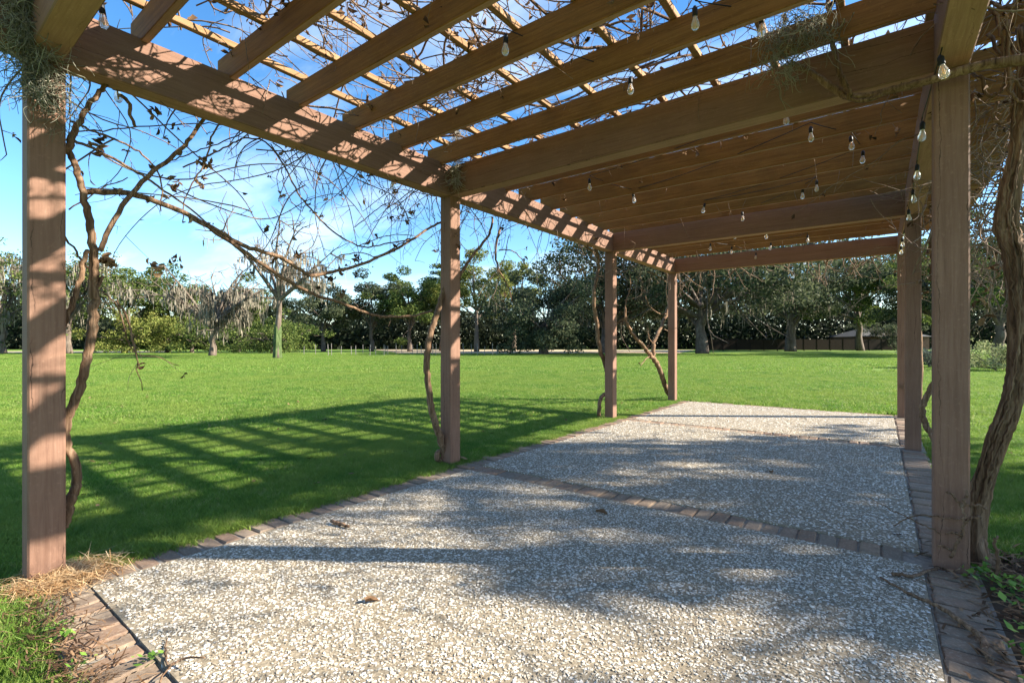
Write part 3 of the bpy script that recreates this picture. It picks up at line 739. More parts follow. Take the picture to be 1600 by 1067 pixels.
# short stubs dropping through the rafters
for k in range(60):
    p = Vector((g.uniform(XL, XR), g.uniform(.8, 9.8), 3.1)); v = owner(p)
    q = wander(g, p, Vector((g.gauss(0, .3), g.gauss(0, .3), -1)), g.uniform(.2, .45), .04, .5, Vector((0, 0, -1.5)))
    v.twig.tube(q, [.0025, .0014], 4, cap=False)
for v, _, _ in VL: v.finish()

# ------------------------------------------------------------------ spanish moss on the pergola
def moss_thing(label, anchors, n, lmin, lmax, spread, seed, r=.0021, mat=None):
    g = random.Random(seed); mb = MB()
    for k in range(n):
        a = Vector(g.choice(anchors)) + Vector((g.gauss(0, spread), g.gauss(0, spread), g.gauss(0, spread)))
        q = wander(g, a, Vector((g.gauss(0, .7), g.gauss(0, .7), -.5)), g.uniform(lmin, lmax), .016, 7.0, Vector((0, 0, -11)))
        mb.tube(q, [r, r * .6], 3, cap=False)
    top = Vector(anchors[0])
    e = empty("spanish_moss", top, label, "moss"); o = mb.build("strands", mat or M["moss_green"], e); o["kind"] = "stuff"
aA = [onX(a, b_, XL + .05) for a, b_ in ((32, 10), (40, 35), (45, 60), (55, 85), (62, 110), (30, -20), (68, 135))]
moss_thing("thick grey green moss hanging down the top of the nearest left post", aA, 700, .10, .32, .03, 1)
moss_thing("thin pale moss curl lower on the nearest left post", [onX(a, b_, XL + .03) for a, b_ in ((70, 130), (82, 150), (86, 175), (88, 195))], 90, .05, .16, .02, 2, .0014, M["moss"])
moss_thing("long grey moss rope hanging at the second left post top", [onX(a, b_, XL + .12) for a, b_ in ((716, 172), (715, 190), (714, 208), (713, 226), (713, 244), (712, 262), (712, 280))], 480, .08, .2, .014, 3, .0022, M["moss_pale"])
moss_thing("matted moss clump dangling from a rafter near the right vine branch", [onY(a, b_, 3.2) for a, b_ in ((1225, 40), (1245, 30), (1265, 35), (1285, 40), (1218, 60), (1220, 85), (1219, 100))], 330, .08, .28, .05, 4)
moss_thing("small wispy moss tuft hanging between two middle rafters", [onY(a, b_, 2.95) for a, b_ in ((600, 178), (612, 172), (940, 78))], 70, .06, .2, .03, 5)

# ------------------------------------------------------------------ string lights
def lathe(mb, c, prof, seg=12):
    v, f = [], []
    for (r, z) in prof:
        for j in range(seg):
            a = 2 * math.pi * j / seg; v.append((c[0] + r * math.cos(a), c[1] + r * math.sin(a), c[2] + z))
    for i in range(len(prof) - 1):
        for j in range(seg): f.append((i * seg + j, (i + 1) * seg + j, (i + 1) * seg + (j + 1) % seg, i * seg + (j + 1) % seg))
    mb.add(v, f, True)
def proto_mesh(prof, mat, name):
    mb = MB(); lathe(mb, (0, 0, 0), prof)
    me = bpy.data.meshes.new(name); me.from_pydata(mb.v, [], mb.f); me.polygons.foreach_set("use_smooth", mb.sm); me.update(); me.materials.append(mat); return me
ME_SOCK = proto_mesh([(.0, .062), (.008, .06), (.013, .05), (.0165, .045), (.0165, .004), (.013, 0), (0, -.001)], M["black"], "socket")
ME_BULB = proto_mesh([(.0, .004), (.012, .003), (.014, -.012), (.021, -.032), (.0255, -.05), (.024, -.066), (.016, -.079), (.006, -.085), (0, -.0855)], M["glass"], "bulb")
ME_FIL = proto_mesh([(.0025, -.002), (.003, -.02), (.004, -.03), (.004, -.055), (.003, -.062), (0, -.063)], M["filament"], "filament")
def string_light(label, pts, sag, ends=None):
    P = [Vector(p) for p in pts]
    e = empty("string_light", P[0], label, "string light", "string lights under the pergola")
    mb = MB(); top = [p + Vector((0, 0, .085)) for p in P]
    if ends: top = [Vector(ends[0])] + top + [Vector(ends[1])]
    for a, b_ in zip(top[:-1], top[1:]):
        L = (a - b_).length
        mb.tube([a.lerp(b_, t / 8) - Vector((0, 0, sag * L * 4 * (t / 8) * (1 - t / 8))) for t in range(9)], .0032, 5)
    mb.build("cable", M["black"], e)
    for p in P:
        mb2 = p - P[0]
        s = link("socket", ME_SOCK, None, e, mb2)
        s.rotation_euler = (random.gauss(0, .08), random.gauss(0, .08), 0)
        s.scale = (.88,) * 3; b_ = link("bulb", ME_BULB, None, s); link("filament", ME_FIL, None, b_)
beamz = 2.575
string_light("string of bulbs along the right side beam", [atz(a, b_, beamz) for a, b_ in ((1472, 102), (1441, 203), (1433, 267), (1427, 305), (1420, 335), (1414, 365), (1410, 378), (1408, 390))], .01)
string_light("string of four bulbs zigzagging across the first bay", [atz(a, b_, 2.97) for a, b_ in ((790, 68), (985, 132), (1190, 38), (1086, 26))], .02, (onY(700, 40, 2.2), onY(1150, -80, 2.6)))
string_light("short string with two bulbs by the nearest left post", [onX(160, 22, XL + .12), onX(183, 140, XL - .2)], .0, (onX(190, -40, XL + .15), onX(240, 110, XL - .02)))
string_light("single bulb hanging outside the left beam before the second post", [onX(613, 284, XL - .2), onX(470, 225, XL - .2)], .02)
string_light("string of bulbs zigzagging across the second bay", [atz(a, b_, 2.9) for a, b_ in ((1228, 180), (921, 287), (990, 308), (1267, 208), (1330, 222), (1348, 244), (1100, 324), (1276, 289), (1254, 301), (1160, 337))], .02)
string_light("string of small bulbs across the farthest bay", [atz(a, b_, 2.86) for a, b_ in ((1149, 366), (1198, 366), (1110, 385), (1143, 390), (1181, 399), (1258, 408), (1240, 430), (1262, 372), (1204, 384))], .02)

# ------------------------------------------------------------------ litter on and round the patio
def strips_mesh(n, fn, seed, lo, hi, w, flat=True):
    g = np.random.default_rng(seed); V = []; F = []
    for k in range(n):
        c = fn(g); a = g.uniform(0, math.pi * 2); L = g.uniform(lo, hi) / 2
        d = np.array([math.cos(a), math.sin(a), g.normal(0, .22)]) * L; s = np.array([-math.sin(a), math.cos(a), 0]) * w
        b_ = len(V); m_ = c + np.array([0, 0, g.uniform(0, .015)]) + s * g.normal(0, 4)
        V += [c - d - s, c - d + s, m_ + s, m_ - s, c + d + s * .5, c + d - s * .5]; F += [(b_, b_ + 1, b_ + 2, b_ + 3), (b_ + 3, b_ + 2, b_ + 4, b_ + 5)]
    return np.array(V), np.array(F)
def pile(name, label, cat, mat, n, fn, seed, lo, hi, w, loc):
    V, F = strips_mesh(n, fn, seed, lo, hi, w)
    o = link(name, np_mesh(name, V - np.array(loc), F), mat, None, loc); tag(o, label, cat, None, "stuff"); return o
cA = gnd(75, 925)
pile("pine_straw", "dry golden pine straw heaped round the foot of the nearest left post", "straw", M["straw"], 1900,
     lambda g: np.array([g.normal(-3.33, .09), g.normal(.59, .10), abs(g.normal(0, .018)) - .005]), 3, .05, .17, .0014, (cA.x, cA.y, 0))
pile("brown_litter", "brown twiggy litter along the front brick edge", "litter", M["dead"], 420,
     lambda g: np.array([g.uniform(-3.1, -2.0), g.normal(.46, .07), abs(g.normal(0, .01)) + .002]), 4, .02, .10, .003, (-2.6, .46, 0))
def heap(g): return np.array([0.55 + g.normal(0, .16) + .1, g.uniform(2.2, 3.9), abs(g.normal(0, .018)) - .01])
pile("leaf_litter", "dark leaf litter and stalks beside the bricks under the thick vine", "litter", M["dead"], 1500, heap, 5, .02, .10, .006, (.6, 3.1, 0))
def weeds(name, label, fn, n, seed, size, loc):
    g = np.random.default_rng(seed); V = []; F = []
    for k in range(n):
        c = fn(g); a = g.uniform(0, 6.28); el = g.uniform(.1, .9); s = size * g.uniform(.5, 1.2)
        d = np.array([math.cos(a) * math.cos(el), math.sin(a) * math.cos(el), math.sin(el)]) * s; w = np.array([-math.sin(a), math.cos(a), 0]) * s * .32
        b_ = len(V); V += [c, c + d * .5 + w, c + d, c + d * .5 - w]; F += [(b_, b_ + 1, b_ + 2, b_ + 3)]
    o = link(name, np_mesh(name, np.array(V) - np.array(loc), np.array(F)), M["weed"], None, loc); tag(o, label, "weeds", None, "stuff")
cl = [(0.47, 3.38), (.55, 3.3), (.62, 3.1), (.56, 2.95), (.5, 2.7), (.6, 2.6), (.52, 2.45), (.7, 2.9), (.42, 3.42)]
def wf(g):
    c = cl[g.integers(len(cl))]; return np.array([c[0] + g.normal(0, .05), c[1] + g.normal(0, .07), abs(g.normal(.01, .03))])
weeds("weeds", "low green weeds growing in the litter under the thick vine", wf, 330, 8, .045, (.55, 3.0, 0))
cl2 = [(gnd(90, 985).x, gnd(90, 985).y), (gnd(130, 1040).x, gnd(130, 1040).y), (gnd(232, 1032).x, gnd(232, 1032).y), (gnd(100, 1000).x, gnd(100, 1000).y)]
def wf2(g):
    c = cl2[g.integers(4)]; return np.array([c[0] + g.normal(0, .022), c[1] + g.normal(0, .02), abs(g.normal(.008, .012))])
weeds("weeds", "bright green clover sprigs between the front border bricks", wf2, 90, 9, .028, (cl2[0][0], cl2[0][1], 0))
def stick(label, pts, r, side=None):
    q = [gnd(a, b_) + Vector((0, 0, r[0] + .004)) for a, b_ in pts]
    e = empty("fallen_branch", q[0], label, "branch"); mb = MB(); gg = random.Random(len(label))
    mb.tube([p + rv(gg, .002) for p in smooth(q, 6)], r, 7, rope=.12); mb.build("stem", M["vine"], e)
    mb = MB()
    for s_ in side or []:
        mb.tube(smooth([gnd(a, b_) + Vector((0, 0, .01 + .02 * i)) for i, (a, b_) in enumerate(s_)], 4), [.005, .003], 5)
    if side: mb.build("side_twig", M["vine"], e)
stick("long crooked fallen branch lying across the right border bricks", [(1376, 905), (1405, 922), (1440, 938), (1475, 955), (1510, 980), (1533, 998), (1540, 1020), (1550, 1040)], [.005, .008, .011, .012, .010])
stick("short forked stick pointing at the nearest right post", [(1395, 900), (1425, 904), (1450, 896), (1472, 890)], [.010, .008, .006], [[(1472, 890), (1495, 900), (1512, 888)]])
stick("small dark stick on the shells near the left border", [(518, 818), (530, 822), (545, 826)], [.012, .014, .008])
stick("thin bare twigs lying at the front slab corner", [(250, 1067), (262, 1045), (258, 1020), (262, 1000)], [.003, .004, .002], [[(262, 1045), (290, 1040), (320, 1048)]])
# scattered dry leaves, each its own
def dry_leaf(seed):
    gg = random.Random(seed); v = []; f = []
    prof = [(0, .004), (.02, .016), (.035, .022), (.05, .014), (.068, .002)]
    for i, (t, w) in enumerate(prof):
        z = .004 + .012 * math.sin(i * .9 + seed)
        v += [(t - .034, -w, z + gg.uniform(.002, .014)), (t - .034, 0, z * .4), (t - .034, w, z + gg.uniform(.002, .014))]
    for i in range(4):
        for j in range(2): f.append((i * 3 + j, i * 3 + j + 1, (i + 1) * 3 + j + 1, (i + 1) * 3 + j))
    me = bpy.data.meshes.new("fallen_leaf"); me.from_pydata(v, [], f); me.update(); me.materials.append(M["dead"]); return me
DL = [dry_leaf(k) for k in range(4)]
o = link("fallen_leaf", DL[0], None, None, gnd(940, 803) + Vector((0, 0, .004))); o.scale = (1.3,) * 3
tag(o, "dark curled dry leaf alone in the middle of the patio", "leaf")
o = link("fallen_leaf", DL[1], None, None, gnd(582, 940) + Vector((0, 0, .004))); o.rotation_euler = (0, 0, 1.2)
tag(o, "small dry leaf on the sunlit shells at lower left", "leaf")
o = link("fallen_leaf", DL[2], None, None, gnd(1205, 738) + Vector((0, 0, .004))); o.rotation_euler = (0, 0, 2.2)
tag(o, "dry leaf in the shaded second patio bay", "leaf")

# brown leaves strewn thinly over the lawn
gl = np.random.default_rng(44); Lc = []
while len(Lc) < 260:
    d_ = math.sqrt(gl.uniform(2, 130)); r_ = gl.uniform(-1.1, 1.1) * d_; x_, y_ = _c * r_ - _s * d_, _s * r_ + _c * d_
    if not (-3.4 < x_ < .45 and .4 < y_ < 10.4): Lc.append((x_, y_, gl.uniform(.0, .03)))
Lc = np.array(Lc); aa = gl.uniform(0, 6.28, 260); ss = gl.uniform(.018, .04, 260)[:, None]
da = np.stack([np.cos(aa), np.sin(aa), gl.normal(0, .3, 260)], 1) * ss; db = np.stack([-np.sin(aa), np.cos(aa), gl.normal(0, .3, 260)], 1) * ss * .6
Vl = np.stack([Lc - da, Lc + db, Lc + da, Lc - db], 1).reshape(-1, 3)
o = link("fallen_leaves", np_mesh("fallen_leaves", Vl, np.arange(1040).reshape(260, 4)), M["dead"]); tag(o, "brown leaves strewn thinly over the lawn grass", "leaves", None, "stuff")

# bare soil under the thick vine
me = bpy.data.meshes.new("bare_soil")
gg = random.Random(3); ring = []
for k in range(28):
    a = 2 * math.pi * k / 28; r = 1 + gg.uniform(-.12, .12)
    ring.append((.68 + .30 * r * math.cos(a), 3.0 + 1.0 * r * math.sin(a), -.024))
me.from_pydata(ring, [], [tuple(range(28))]); me.update(); o = link("bare_soil", me, M["soil"]); tag(o, kind="structure")

# ------------------------------------------------------------------ grass
def tuft_patch(size, n, hmin, hmax, w, seed):
    g = np.random.default_rng(seed)
    x, y = g.uniform(-size / 2, size / 2, n), g.uniform(-size / 2, size / 2, n)
    a = g.uniform(0, 6.28, n); h = g.uniform(hmin, hmax, n); lean = g.uniform(.1, 1.0, n) * h; la = g.uniform(0, 6.28, n)
    ww = w * g.uniform(.6, 1.3, n)
    dx, dy = np.cos(a) * ww, np.sin(a) * ww; lx, ly = np.cos(la) * lean, np.sin(la) * lean
    V = np.empty((n, 5, 3))
    for i, (sg, t, hz) in enumerate(((-1, 0, 0), (1, 0, 0), (.75, .35, .6), (-.75, .35, .6), (0, 1, 1))):
        V[:, i, 0] = x + sg * dx + lx * t; V[:, i, 1] = y + sg * dy + ly * t; V[:, i, 2] = h * hz
    b_ = (np.arange(n) * 5)[:, None]
    F4 = np.array([[0, 1, 2, 3]]) + b_; F3 = np.array([[3, 2, 4]]) + b_
    me = bpy.data.meshes.new("grass_patch")
    me.from_pydata(V.reshape(-1, 3).tolist(), [], F4.tolist() + F3.tolist()); me.update(); me.materials.append(M["grass"])
    return bpy.data.objects.new("grass_patch", me)
def grass_field(name, label, pts, scl, patches, loc=(0, 0, -.035)):
    me = bpy.data.meshes.new(name); me.from_pydata([tuple(p) for p in pts], [], []); me.update()
    o = link(name, me, M["grass"], None, loc); tag(o, label, "grass", None, "stuff")
    ng = bpy.data.node_groups.new(name, 'GeometryNodeTree')
    ng.interface.new_socket("Geometry", in_out='INPUT', socket_type='NodeSocketGeometry'); ng.interface.new_socket("Geometry", in_out='OUTPUT', socket_type='NodeSocketGeometry')
    gi, go = ng.nodes.new("NodeGroupInput"), ng.nodes.new("NodeGroupOutput")
    inst = ng.nodes.new("GeometryNodeInstanceOnPoints"); g2i = ng.nodes.new("GeometryNodeGeometryToInstance")
    for p in patches:
        oi = ng.nodes.new("GeometryNodeObjectInfo"); oi.inputs["Object"].default_value = p; oi.inputs["As Instance"].default_value = True
        ng.links.new(oi.outputs["Geometry"], g2i.inputs[0])
    m2p = ng.nodes.new("GeometryNodeMeshToPoints")
    ng.links.new(gi.outputs[0], m2p.inputs[0]); ng.links.new(m2p.outputs[0], inst.inputs["Points"]); ng.links.new(g2i.outputs[0], inst.inputs["Instance"])
    inst.inputs["Pick Instance"].default_value = True
    rr = ng.nodes.new("FunctionNodeRandomValue"); rr.data_type = 'FLOAT_VECTOR'; rr.inputs[0].default_value = (0, 0, 0); rr.inputs[1].default_value = (0, 0, 6.283)
    ri = ng.nodes.new("FunctionNodeRandomValue"); ri.data_type = 'INT'; ri.inputs[4].default_value = 0; ri.inputs[5].default_value = len(patches) - 1; ri.inputs["Seed"].default_value = 5
    rs = ng.nodes.new("FunctionNodeRandomValue"); rs.data_type = 'FLOAT'; rs.inputs[2].default_value = scl[0]; rs.inputs[3].default_value = scl[1]; rs.inputs["Seed"].default_value = 9
    ng.links.new(rr.outputs[0], inst.inputs["Rotation"]); ng.links.new(ri.outputs[2], inst.inputs["Instance Index"]); ng.links.new(rs.outputs[1], inst.inputs["Scale"])
    ng.links.new(inst.outputs[0], go.inputs[0])
    md = o.modifiers.new("grass", 'NODES'); md.node_group = ng
    return o
def in_view(x, y, m=1.18, back=.3):
    d = -_s * x + _c * y; r = _c * x + _s * y
    return d > back and abs(r) < d * m + 1.0
def lawn_ok(x, y, mgn):
    if -3.36 - mgn < x < 0.42 + mgn and 0.45 - mgn * .4 < y < SY1 + .02 + mgn: return False
    if abs(x - .62) < .22 and 2.2 < y < 3.9: return False
    return True
g = np.random.default_rng(21)
fine = [tuft_patch(.16, 130, .025, .06, .0021, k) for k in range(4)]
mid = [tuft_patch(.5, 420, .035, .075, .0042, 10 + k) for k in range(4)]
far = [tuft_patch(1.6, 900, .04, .10, .011, 20 + k) for k in range(4)]
P = []
for _ in range(26000):
    d = math.sqrt(g.uniform(.6, 52)); r = g.uniform(-1.15, 1.15) * d + g.uniform(-.5, .5)
    x, y = _c * r - _s * d, _s * r + _c * d
    if lawn_ok(x, y, .07): P.append((x, y, 0))
for _ in range(1100):                     # ragged fringe along the border
    y = g.uniform(.75, 10.4); P.append((-3.385 - abs(g.normal(0, .03)) + .05 * (g.random() < .25), y, 0))
grass_field("grass", "short green lawn grass close to the patio", P, (.8, 1.25), fine)
P = []
for _ in range(9000):
    d = math.sqrt(g.uniform(46, 420)); r = g.uniform(-1.15, 1.15) * d
    x, y = _c * r - _s * d, _s * r + _c * d
    if lawn_ok(x, y, .2): P.append((x, y, 0))
grass_field("grass", "mown lawn grass across the middle distance", P, (.8, 1.2), mid)
P = []
for _ in range(4200):
    d = math.sqrt(g.uniform(380, 3300)); r = g.uniform(-1.1, 1.1) * d
    x, y = _c * r - _s * d, _s * r + _c * d
    P.append((x, y, 0))
grass_field("grass", "far lawn grass reaching the trees", P, (.8, 1.2), far)

# ------------------------------------------------------------------ trees
def leaf_quads(C, size, g, up=0.3, aspect=.62, jit=.5):
    n = len(C)
    a = g.normal(0, 1, (n, 3)); a /= np.linalg.norm(a, axis=1, keepdims=True)
    nrm = g.normal(0, 1, (n, 3)); nrm[:, 2] += up; b_ = np.cross(nrm, a); b_ /= (np.linalg.norm(b_, axis=1, keepdims=True) + 1e-6)
    s = size * g.uniform(1 - jit, 1 + jit, (n, 1)); cc = np.cross(a, b_)
    V = np.stack([C - a * s, C + b_ * s * aspect + cc * s * .15, C + a * s, C - b_ * s * aspect + cc * s * .2], 1)
    return V.reshape(-1, 3), np.arange(n * 4).reshape(n, 4)
def moss_quads(C, L, w, g):
    n = len(C); a = g.uniform(0, 6.28, n); d = np.stack([np.cos(a), np.sin(a), np.zeros(n)], 1); l = (L * g.uniform(.4, 1.3, n))[:, None]
    w = w * g.uniform(.5, 1.4, n)[:, None]; dn = np.array([[0, 0, -1.0]]); sw = d[:, [1, 0, 2]] * np.array([[1, -1, 0]]) * .12 * l
    V = np.stack([C - d * w * .6, C + d * w * .6, C + dn * l * .5 + d * w + sw, C + dn * l * .5 - d * w + sw, C + dn * l + sw * .3 + d * w * .15, C + dn * l + sw * .3 - d * w * .15], 1)
    b_ = (np.arange(n) * 6)[:, None]
    F = np.concatenate([np.array([[0, 1, 2, 3]]) + b_, np.array([[3, 2, 4, 5]]) + b_])
    return V.reshape(-1, 3), F
def make_tree(kind, seed, H, W, tr, leaf, nleaf, lsize, mats, nmoss=0, mlen=.9, name="oak_tree", low=.35, limbs=9, zmin=.15, ztop=1.0):
    nleaf = int(nleaf * 2.8); lsize = lsize * .53
    """H height, W crown half-width; returns an Empty with trunk, crown and moss parts (unlabelled)"""
    g = np.random.default_rng(seed); r_ = random.Random(seed)
    e = empty(name)
    mb = MB(); ends, along = [], []
    hfork = H * (low if kind != 'pine' else .9)
    lean = Vector((r_.gauss(0, .04), r_.gauss(0, .04), 1))
    tp = [Vector((0, 0, -.1))] + [Vector((lean.x * z + r_.gauss(0, .02 * H * .3), lean.y * z + r_.gauss(0, .02 * H * .3), z)) for z in np.linspace(hfork * .35, hfork, 4)]
    mb.tube(smooth(tp, 3), [tr * 1.45, tr * 1.0, tr * .9, tr * (.75 if kind != 'pine' else .35)], 10, rope=.08, seed=seed)
    top = tp[-1]
    if kind == 'pine':
        for k in range(int(limbs)):
            t = r_.uniform(.52, 1.0); z = H * t; a = r_.uniform(0, 6.28); L = W * (1.25 - t) * r_.uniform(.7, 1.25) + .5
            p0 = Vector((lean.x * z, lean.y * z, z * .97)); p1 = p0 + Vector((math.cos(a) * L, math.sin(a) * L, L * r_.uniform(-.05, .35)))
            q = smooth([p0, p0.lerp(p1, .5) + Vector((0, 0, .1 * L)), p1], 4); mb.tube(q, [tr * .22, tr * .05], 5, cap=False)
            for qq in q[3:]: ends.append((qq, L * .30)); along.append(qq)
    else:
        for k in range(limbs):
            a = 2 * math.pi * (k + r_.uniform(-.3, .3)) / limbs * 1.6; outw = r_.uniform(.35, 1.0); up = r_.uniform(.25, 1.0) if outw > .6 else r_.uniform(.7, 1.0)
            st = tp[r_.choice((2, 3, 4))] if kind == 'spread' else tp[r_.choice((3, 4, 4))]
            if kind == 'spread': up *= .75
            L = Vector((math.cos(a) * W * outw, math.sin(a) * W * outw, (H - st.z) * up * .92))
            mid_ = st + Vector((L.x * .45, L.y * .45, L.z * (.6 if kind != 'spread' else .5))) + rv(r_, W * .05)
            end = st + L
            q = smooth([st, mid_, end], 5); th = 1.5 if kind == 'bare' else 1.0; mb.tube(q, [tr * .5 * th, tr * .3 * th, tr * .1 * th], 6, cap=False)
            along += q[3:]
            ends.append((end, W * .26))
            for j in range(5 if kind != 'bare' else 7):
                i = r_.randint(3, len(q) - 1); d = (rv(r_) + Vector((L.x, L.y, 0)).normalized() * .8 + Vector((0, 0, .5 if kind != 'spread' else .15))).normalized()
                l2 = W * r_.uniform(.18, .5); q2 = smooth([q[i], q[i] + d * l2 * .5 + rv(r_, l2 * .08), q[i] + d * l2 + rv(r_, l2 * .15)], 3)
                mb.tube(q2, [tr * .18 * th, tr * .05 * th], 4, cap=False); ends.append((q2[-1], W * r_.uniform(.14, .25))); along += q2[1:]
                if kind in ('bare', 'sparse'):
                    for jj in range(3):
                        i3 = r_.randint(1, len(q2) - 1); d3 = (d + rv(r_, .7)).normalized(); l3 = l2 * r_.uniform(.3, .7)
                        q3 = [q2[i3], q2[i3] + d3 * l3 * .5 + rv(r_, l3 * .1), q2[i3] + d3 * l3 + Vector((0, 0, l3 * .1))]; mb.tube(q3, [tr * .10 * th, tr * .05 * th], 3, cap=False); along += q3[1:]; ends.append((q3[-1], W * .1))
        if kind == 'bush':
            for k in range(26):
                a = r_.uniform(0, 6.28); rr = W * math.sqrt(r_.random()) * .95; ends.append((Vector((math.cos(a) * rr, math.sin(a) * rr, r_.uniform(.08, .5) * H * (1.1 - .5 * rr / W))), W * .2))
    mb.build("trunk", mats[0], e)
    if nleaf:
        wts = np.array([max(x[1], .05) ** 2 for x in ends]); wts /= wts.sum()
        idx = g.choice(len(ends), nleaf, p=wts); C = np.array([tuple(ends[i][0]) for i in idx]); rad = np.array([ends[i][1] for i in idx])
        u = g.normal(0, 1, (nleaf, 3)); u /= np.linalg.norm(u, axis=1, keepdims=True); u[:, 2] *= .6
        C = C + u * (rad * g.uniform(.25, 1.0, nleaf) ** .6)[:, None]
        C = C[C[:, 2] > zmin + g.random(len(C)) * zmin * .5]
        V, F = leaf_quads(C, lsize, g); link("crown", np_mesh("crown", V, F), mats[1], e)
    if nmoss:
        A = np.array([tuple(p) for p in along]); A = A[(A[:, 2] > max(min(2.0, H * .25), zmin)) & (A[:, 2] < H * ztop)]
        wt = g.random(len(A)) ** 3; wt /= wt.sum(); ii = g.choice(len(A), nmoss, p=wt); al = g.uniform(.35, 1.35, len(A))[ii]
        C = A[ii] + g.normal(0, .2, (nmoss, 3))
        V, F = moss_quads(C, mlen * al[:, None][:, 0], .05, g); V[:, 2] = np.maximum(V[:, 2], .15)
        o = link("moss_curtain", np_mesh("moss_curtain", V, F), M["moss"], e); o["kind"] = "stuff"
    return e
def put(e, px_, d, label, cat="tree", group=None, scale=1.0, rot=0.0, name=None):
    p = atd(px_, 0, d); e.location = (p.x, p.y, -.04); e.scale = (scale,) * 3; e.rotation_euler = (0, 0, rot)
    tag(e, label, cat, group); return e
GB = "trees along the far edge of the lawn"
oak = lambda s, H, W, m="oak", n=5200, ls=.24, ms=0, **k: make_tree('round', s, H, W, .28, True, n, ls, (M["bark"], M[m]), ms, **k)
# left: moss-hung trees
put(make_tree('bare', 31, 11.8, 5.0, .235, False, 0, .1, (M["pale_bark"], M["oak"]), 900, .8, name="bare_tree", low=.40, limbs=9, ztop=.74), 433, 39, "leafless tree with a green clad trunk standing out on the lawn", group=None)
ivy = [c for c in COL.objects if c.name.startswith("bare_tree")][0]
mb = MB(); mb.tube([Vector((0, 0, -.05)), Vector((0.02, 0, 1.2)), Vector((.03, .02, 2.0)), Vector((.02, .02, 2.5)), Vector((0.02, .01, 2.75))], [.34, .27, .26, .26, .21], 16, rope=.14, seed=2)
me = bpy.data.meshes.new("ivy_sleeve"); me.from_pydata(mb.v, [], mb.f); me.update(); link("ivy_sleeve", me, M["ivy_bark"], ivy)
put(make_tree('bare', 32, 8.9, 5.4, .26, False, 0, .1, (M["pale_bark"], M["oak"]), 2600, .8, name="mossy_tree", low=.30, limbs=12, ztop=.72), 331, 46, "small leafless tree draped in pale moss curtains left of the green trunk")
put(oak(33, 10.3, 6.2, ms=500), 195, 62, "broad green oak right behind the nearest left post's vine", group=GB, name="oak_tree")
put(make_tree('sparse', 34, 11.0, 6.0, .3, True, 1800, .22, (M["pale_bark"], M["oak"]), 2600, 1.1, name="mossy_oak"), 108, 55, "moss laden oak half hidden by the nearest left post", group=GB)
put(make_tree('sparse', 35, 11.8, 6.0, .3, True, 1700, .22, (M["pale_bark"], M["oak"]), 2600, 1.1, name="mossy_oak"), 5, 56, "pale mossy oak at the left edge of the picture", group=GB)
put(oak(36, 10.2, 5.5), 262, 66, "green oak behind the small mossy leafless tree", group=GB)
put(oak(37, 9.6, 5.4, ms=250), 372, 70, "green oak between the mossy tree and the green trunk", group=GB)
put(make_tree('bush', 38, 4.2, 5.0, .2, True, 4200, .2, (M["bark"], M["oak_yellow"]), 0, name="low_tree"), 210, 60, "low yellow green thicket tree at the field edge on the left", group=GB)
put(make_tree('bush', 39, 3.2, 5.0, .2, True, 3600, .2, (M["bark"], M["oak"]), 0, name="low_tree"), 425, 60, "low olive thicket behind the green trunk", group=GB)
put(make_tree('bush', 47, 3.6, 5.5, .2, True, 3600, .2, (M["bark"], M["oak"]), 0, name="low_tree"), 300, 64, "low dark thicket beneath the mossy leafless tree", group=GB)
# middle
put(oak(40, 10.0, 6.0, "oak_dark", 6000), 505, 72, "dark round tree right of the green trunk", group=GB)
put(oak(41, 10.6, 6.2, "oak_dark", 6000), 580, 74, "dark tree above the row of stakes", group=GB)
put(oak(42, 11.0, 5.4, "oak", 5600), 640, 72, "mid green tree just left of the second left post", group=GB)
put(make_tree('pine', 43, 14.0, 5.0, .3, True, 5200, .26, (M["bark"], M["pine"]), 0, name="pine_tree", limbs=34), 690, 78, "tall pine directly behind the second left post", group=GB)
put(make_tree('round', 44, 14.5, 6.0, .3, True, 5600, .25, (M["pale_bark"], M["oak_yellow"]), 0, name="tall_tree", low=.42), 745, 72, "tall yellow green tree just right of the second left post", group=GB)
put(make_tree('round', 45, 14.2, 4.8, .3, True, 4000, .25, (M["pale_bark"], M["oak_yellow"]), 0, name="tall_tree", low=.42), 803, 82, "slim yellow green tree left of the dark bushy oak", group=GB)
put(make_tree('bush', 46, 7.9, 6.3, .45, True, 9500, .22, (M["bark"], M["oak_dark"]), 700, 1.0, name="live_oak", limbs=14, low=.22), 850, 53, "dark bushy live oak with limbs sweeping the ground between left posts", group=GB)
# right: great live oaks under the far end of the pergola
put(make_tree('spread', 50, 15.5, 15.0, .55, True, 17000, .30, (M["bark"], M["oak_dark"]), 1500, 1.5, name="live_oak", low=.34, limbs=16, zmin=4.2), 1098, 56, "huge spreading live oak with a thick dark trunk beyond the patio end", group=GB)
put(make_tree('spread', 51, 15.0, 10.0, .6, True, 9000, .3, (M["bark"], M["oak_dark"]), 900, 1.5, name="live_oak", low=.36, limbs=14, zmin=2.5), 945, 66, "tall dark oak behind the third left post", group=GB)
put(make_tree('spread', 52, 15.0, 11.0, .6, True, 9000, .3, (M["bark"], M["oak_dark"]), 800, 1.5, name="live_oak", low=.4, limbs=14, zmin=4.5), 1235, 74, "dark oak rising behind the wooden fence", group=GB)
put(make_tree('round', 53, 16.0, 8.0, .4, True, 6500, .3, (M["bark"], M["oak"]), 700, 1.4, name="tall_tree", low=.4), 1345, 80, "lighter green tree above the brick house roof", group=GB)
put(make_tree('round', 54, 15.0, 7.0, .4, True, 6000, .28, (M["bark"], M["oak"]), 300, name="tall_tree", low=.35), 1415, 72, "tree behind the farthest right post", group=GB)
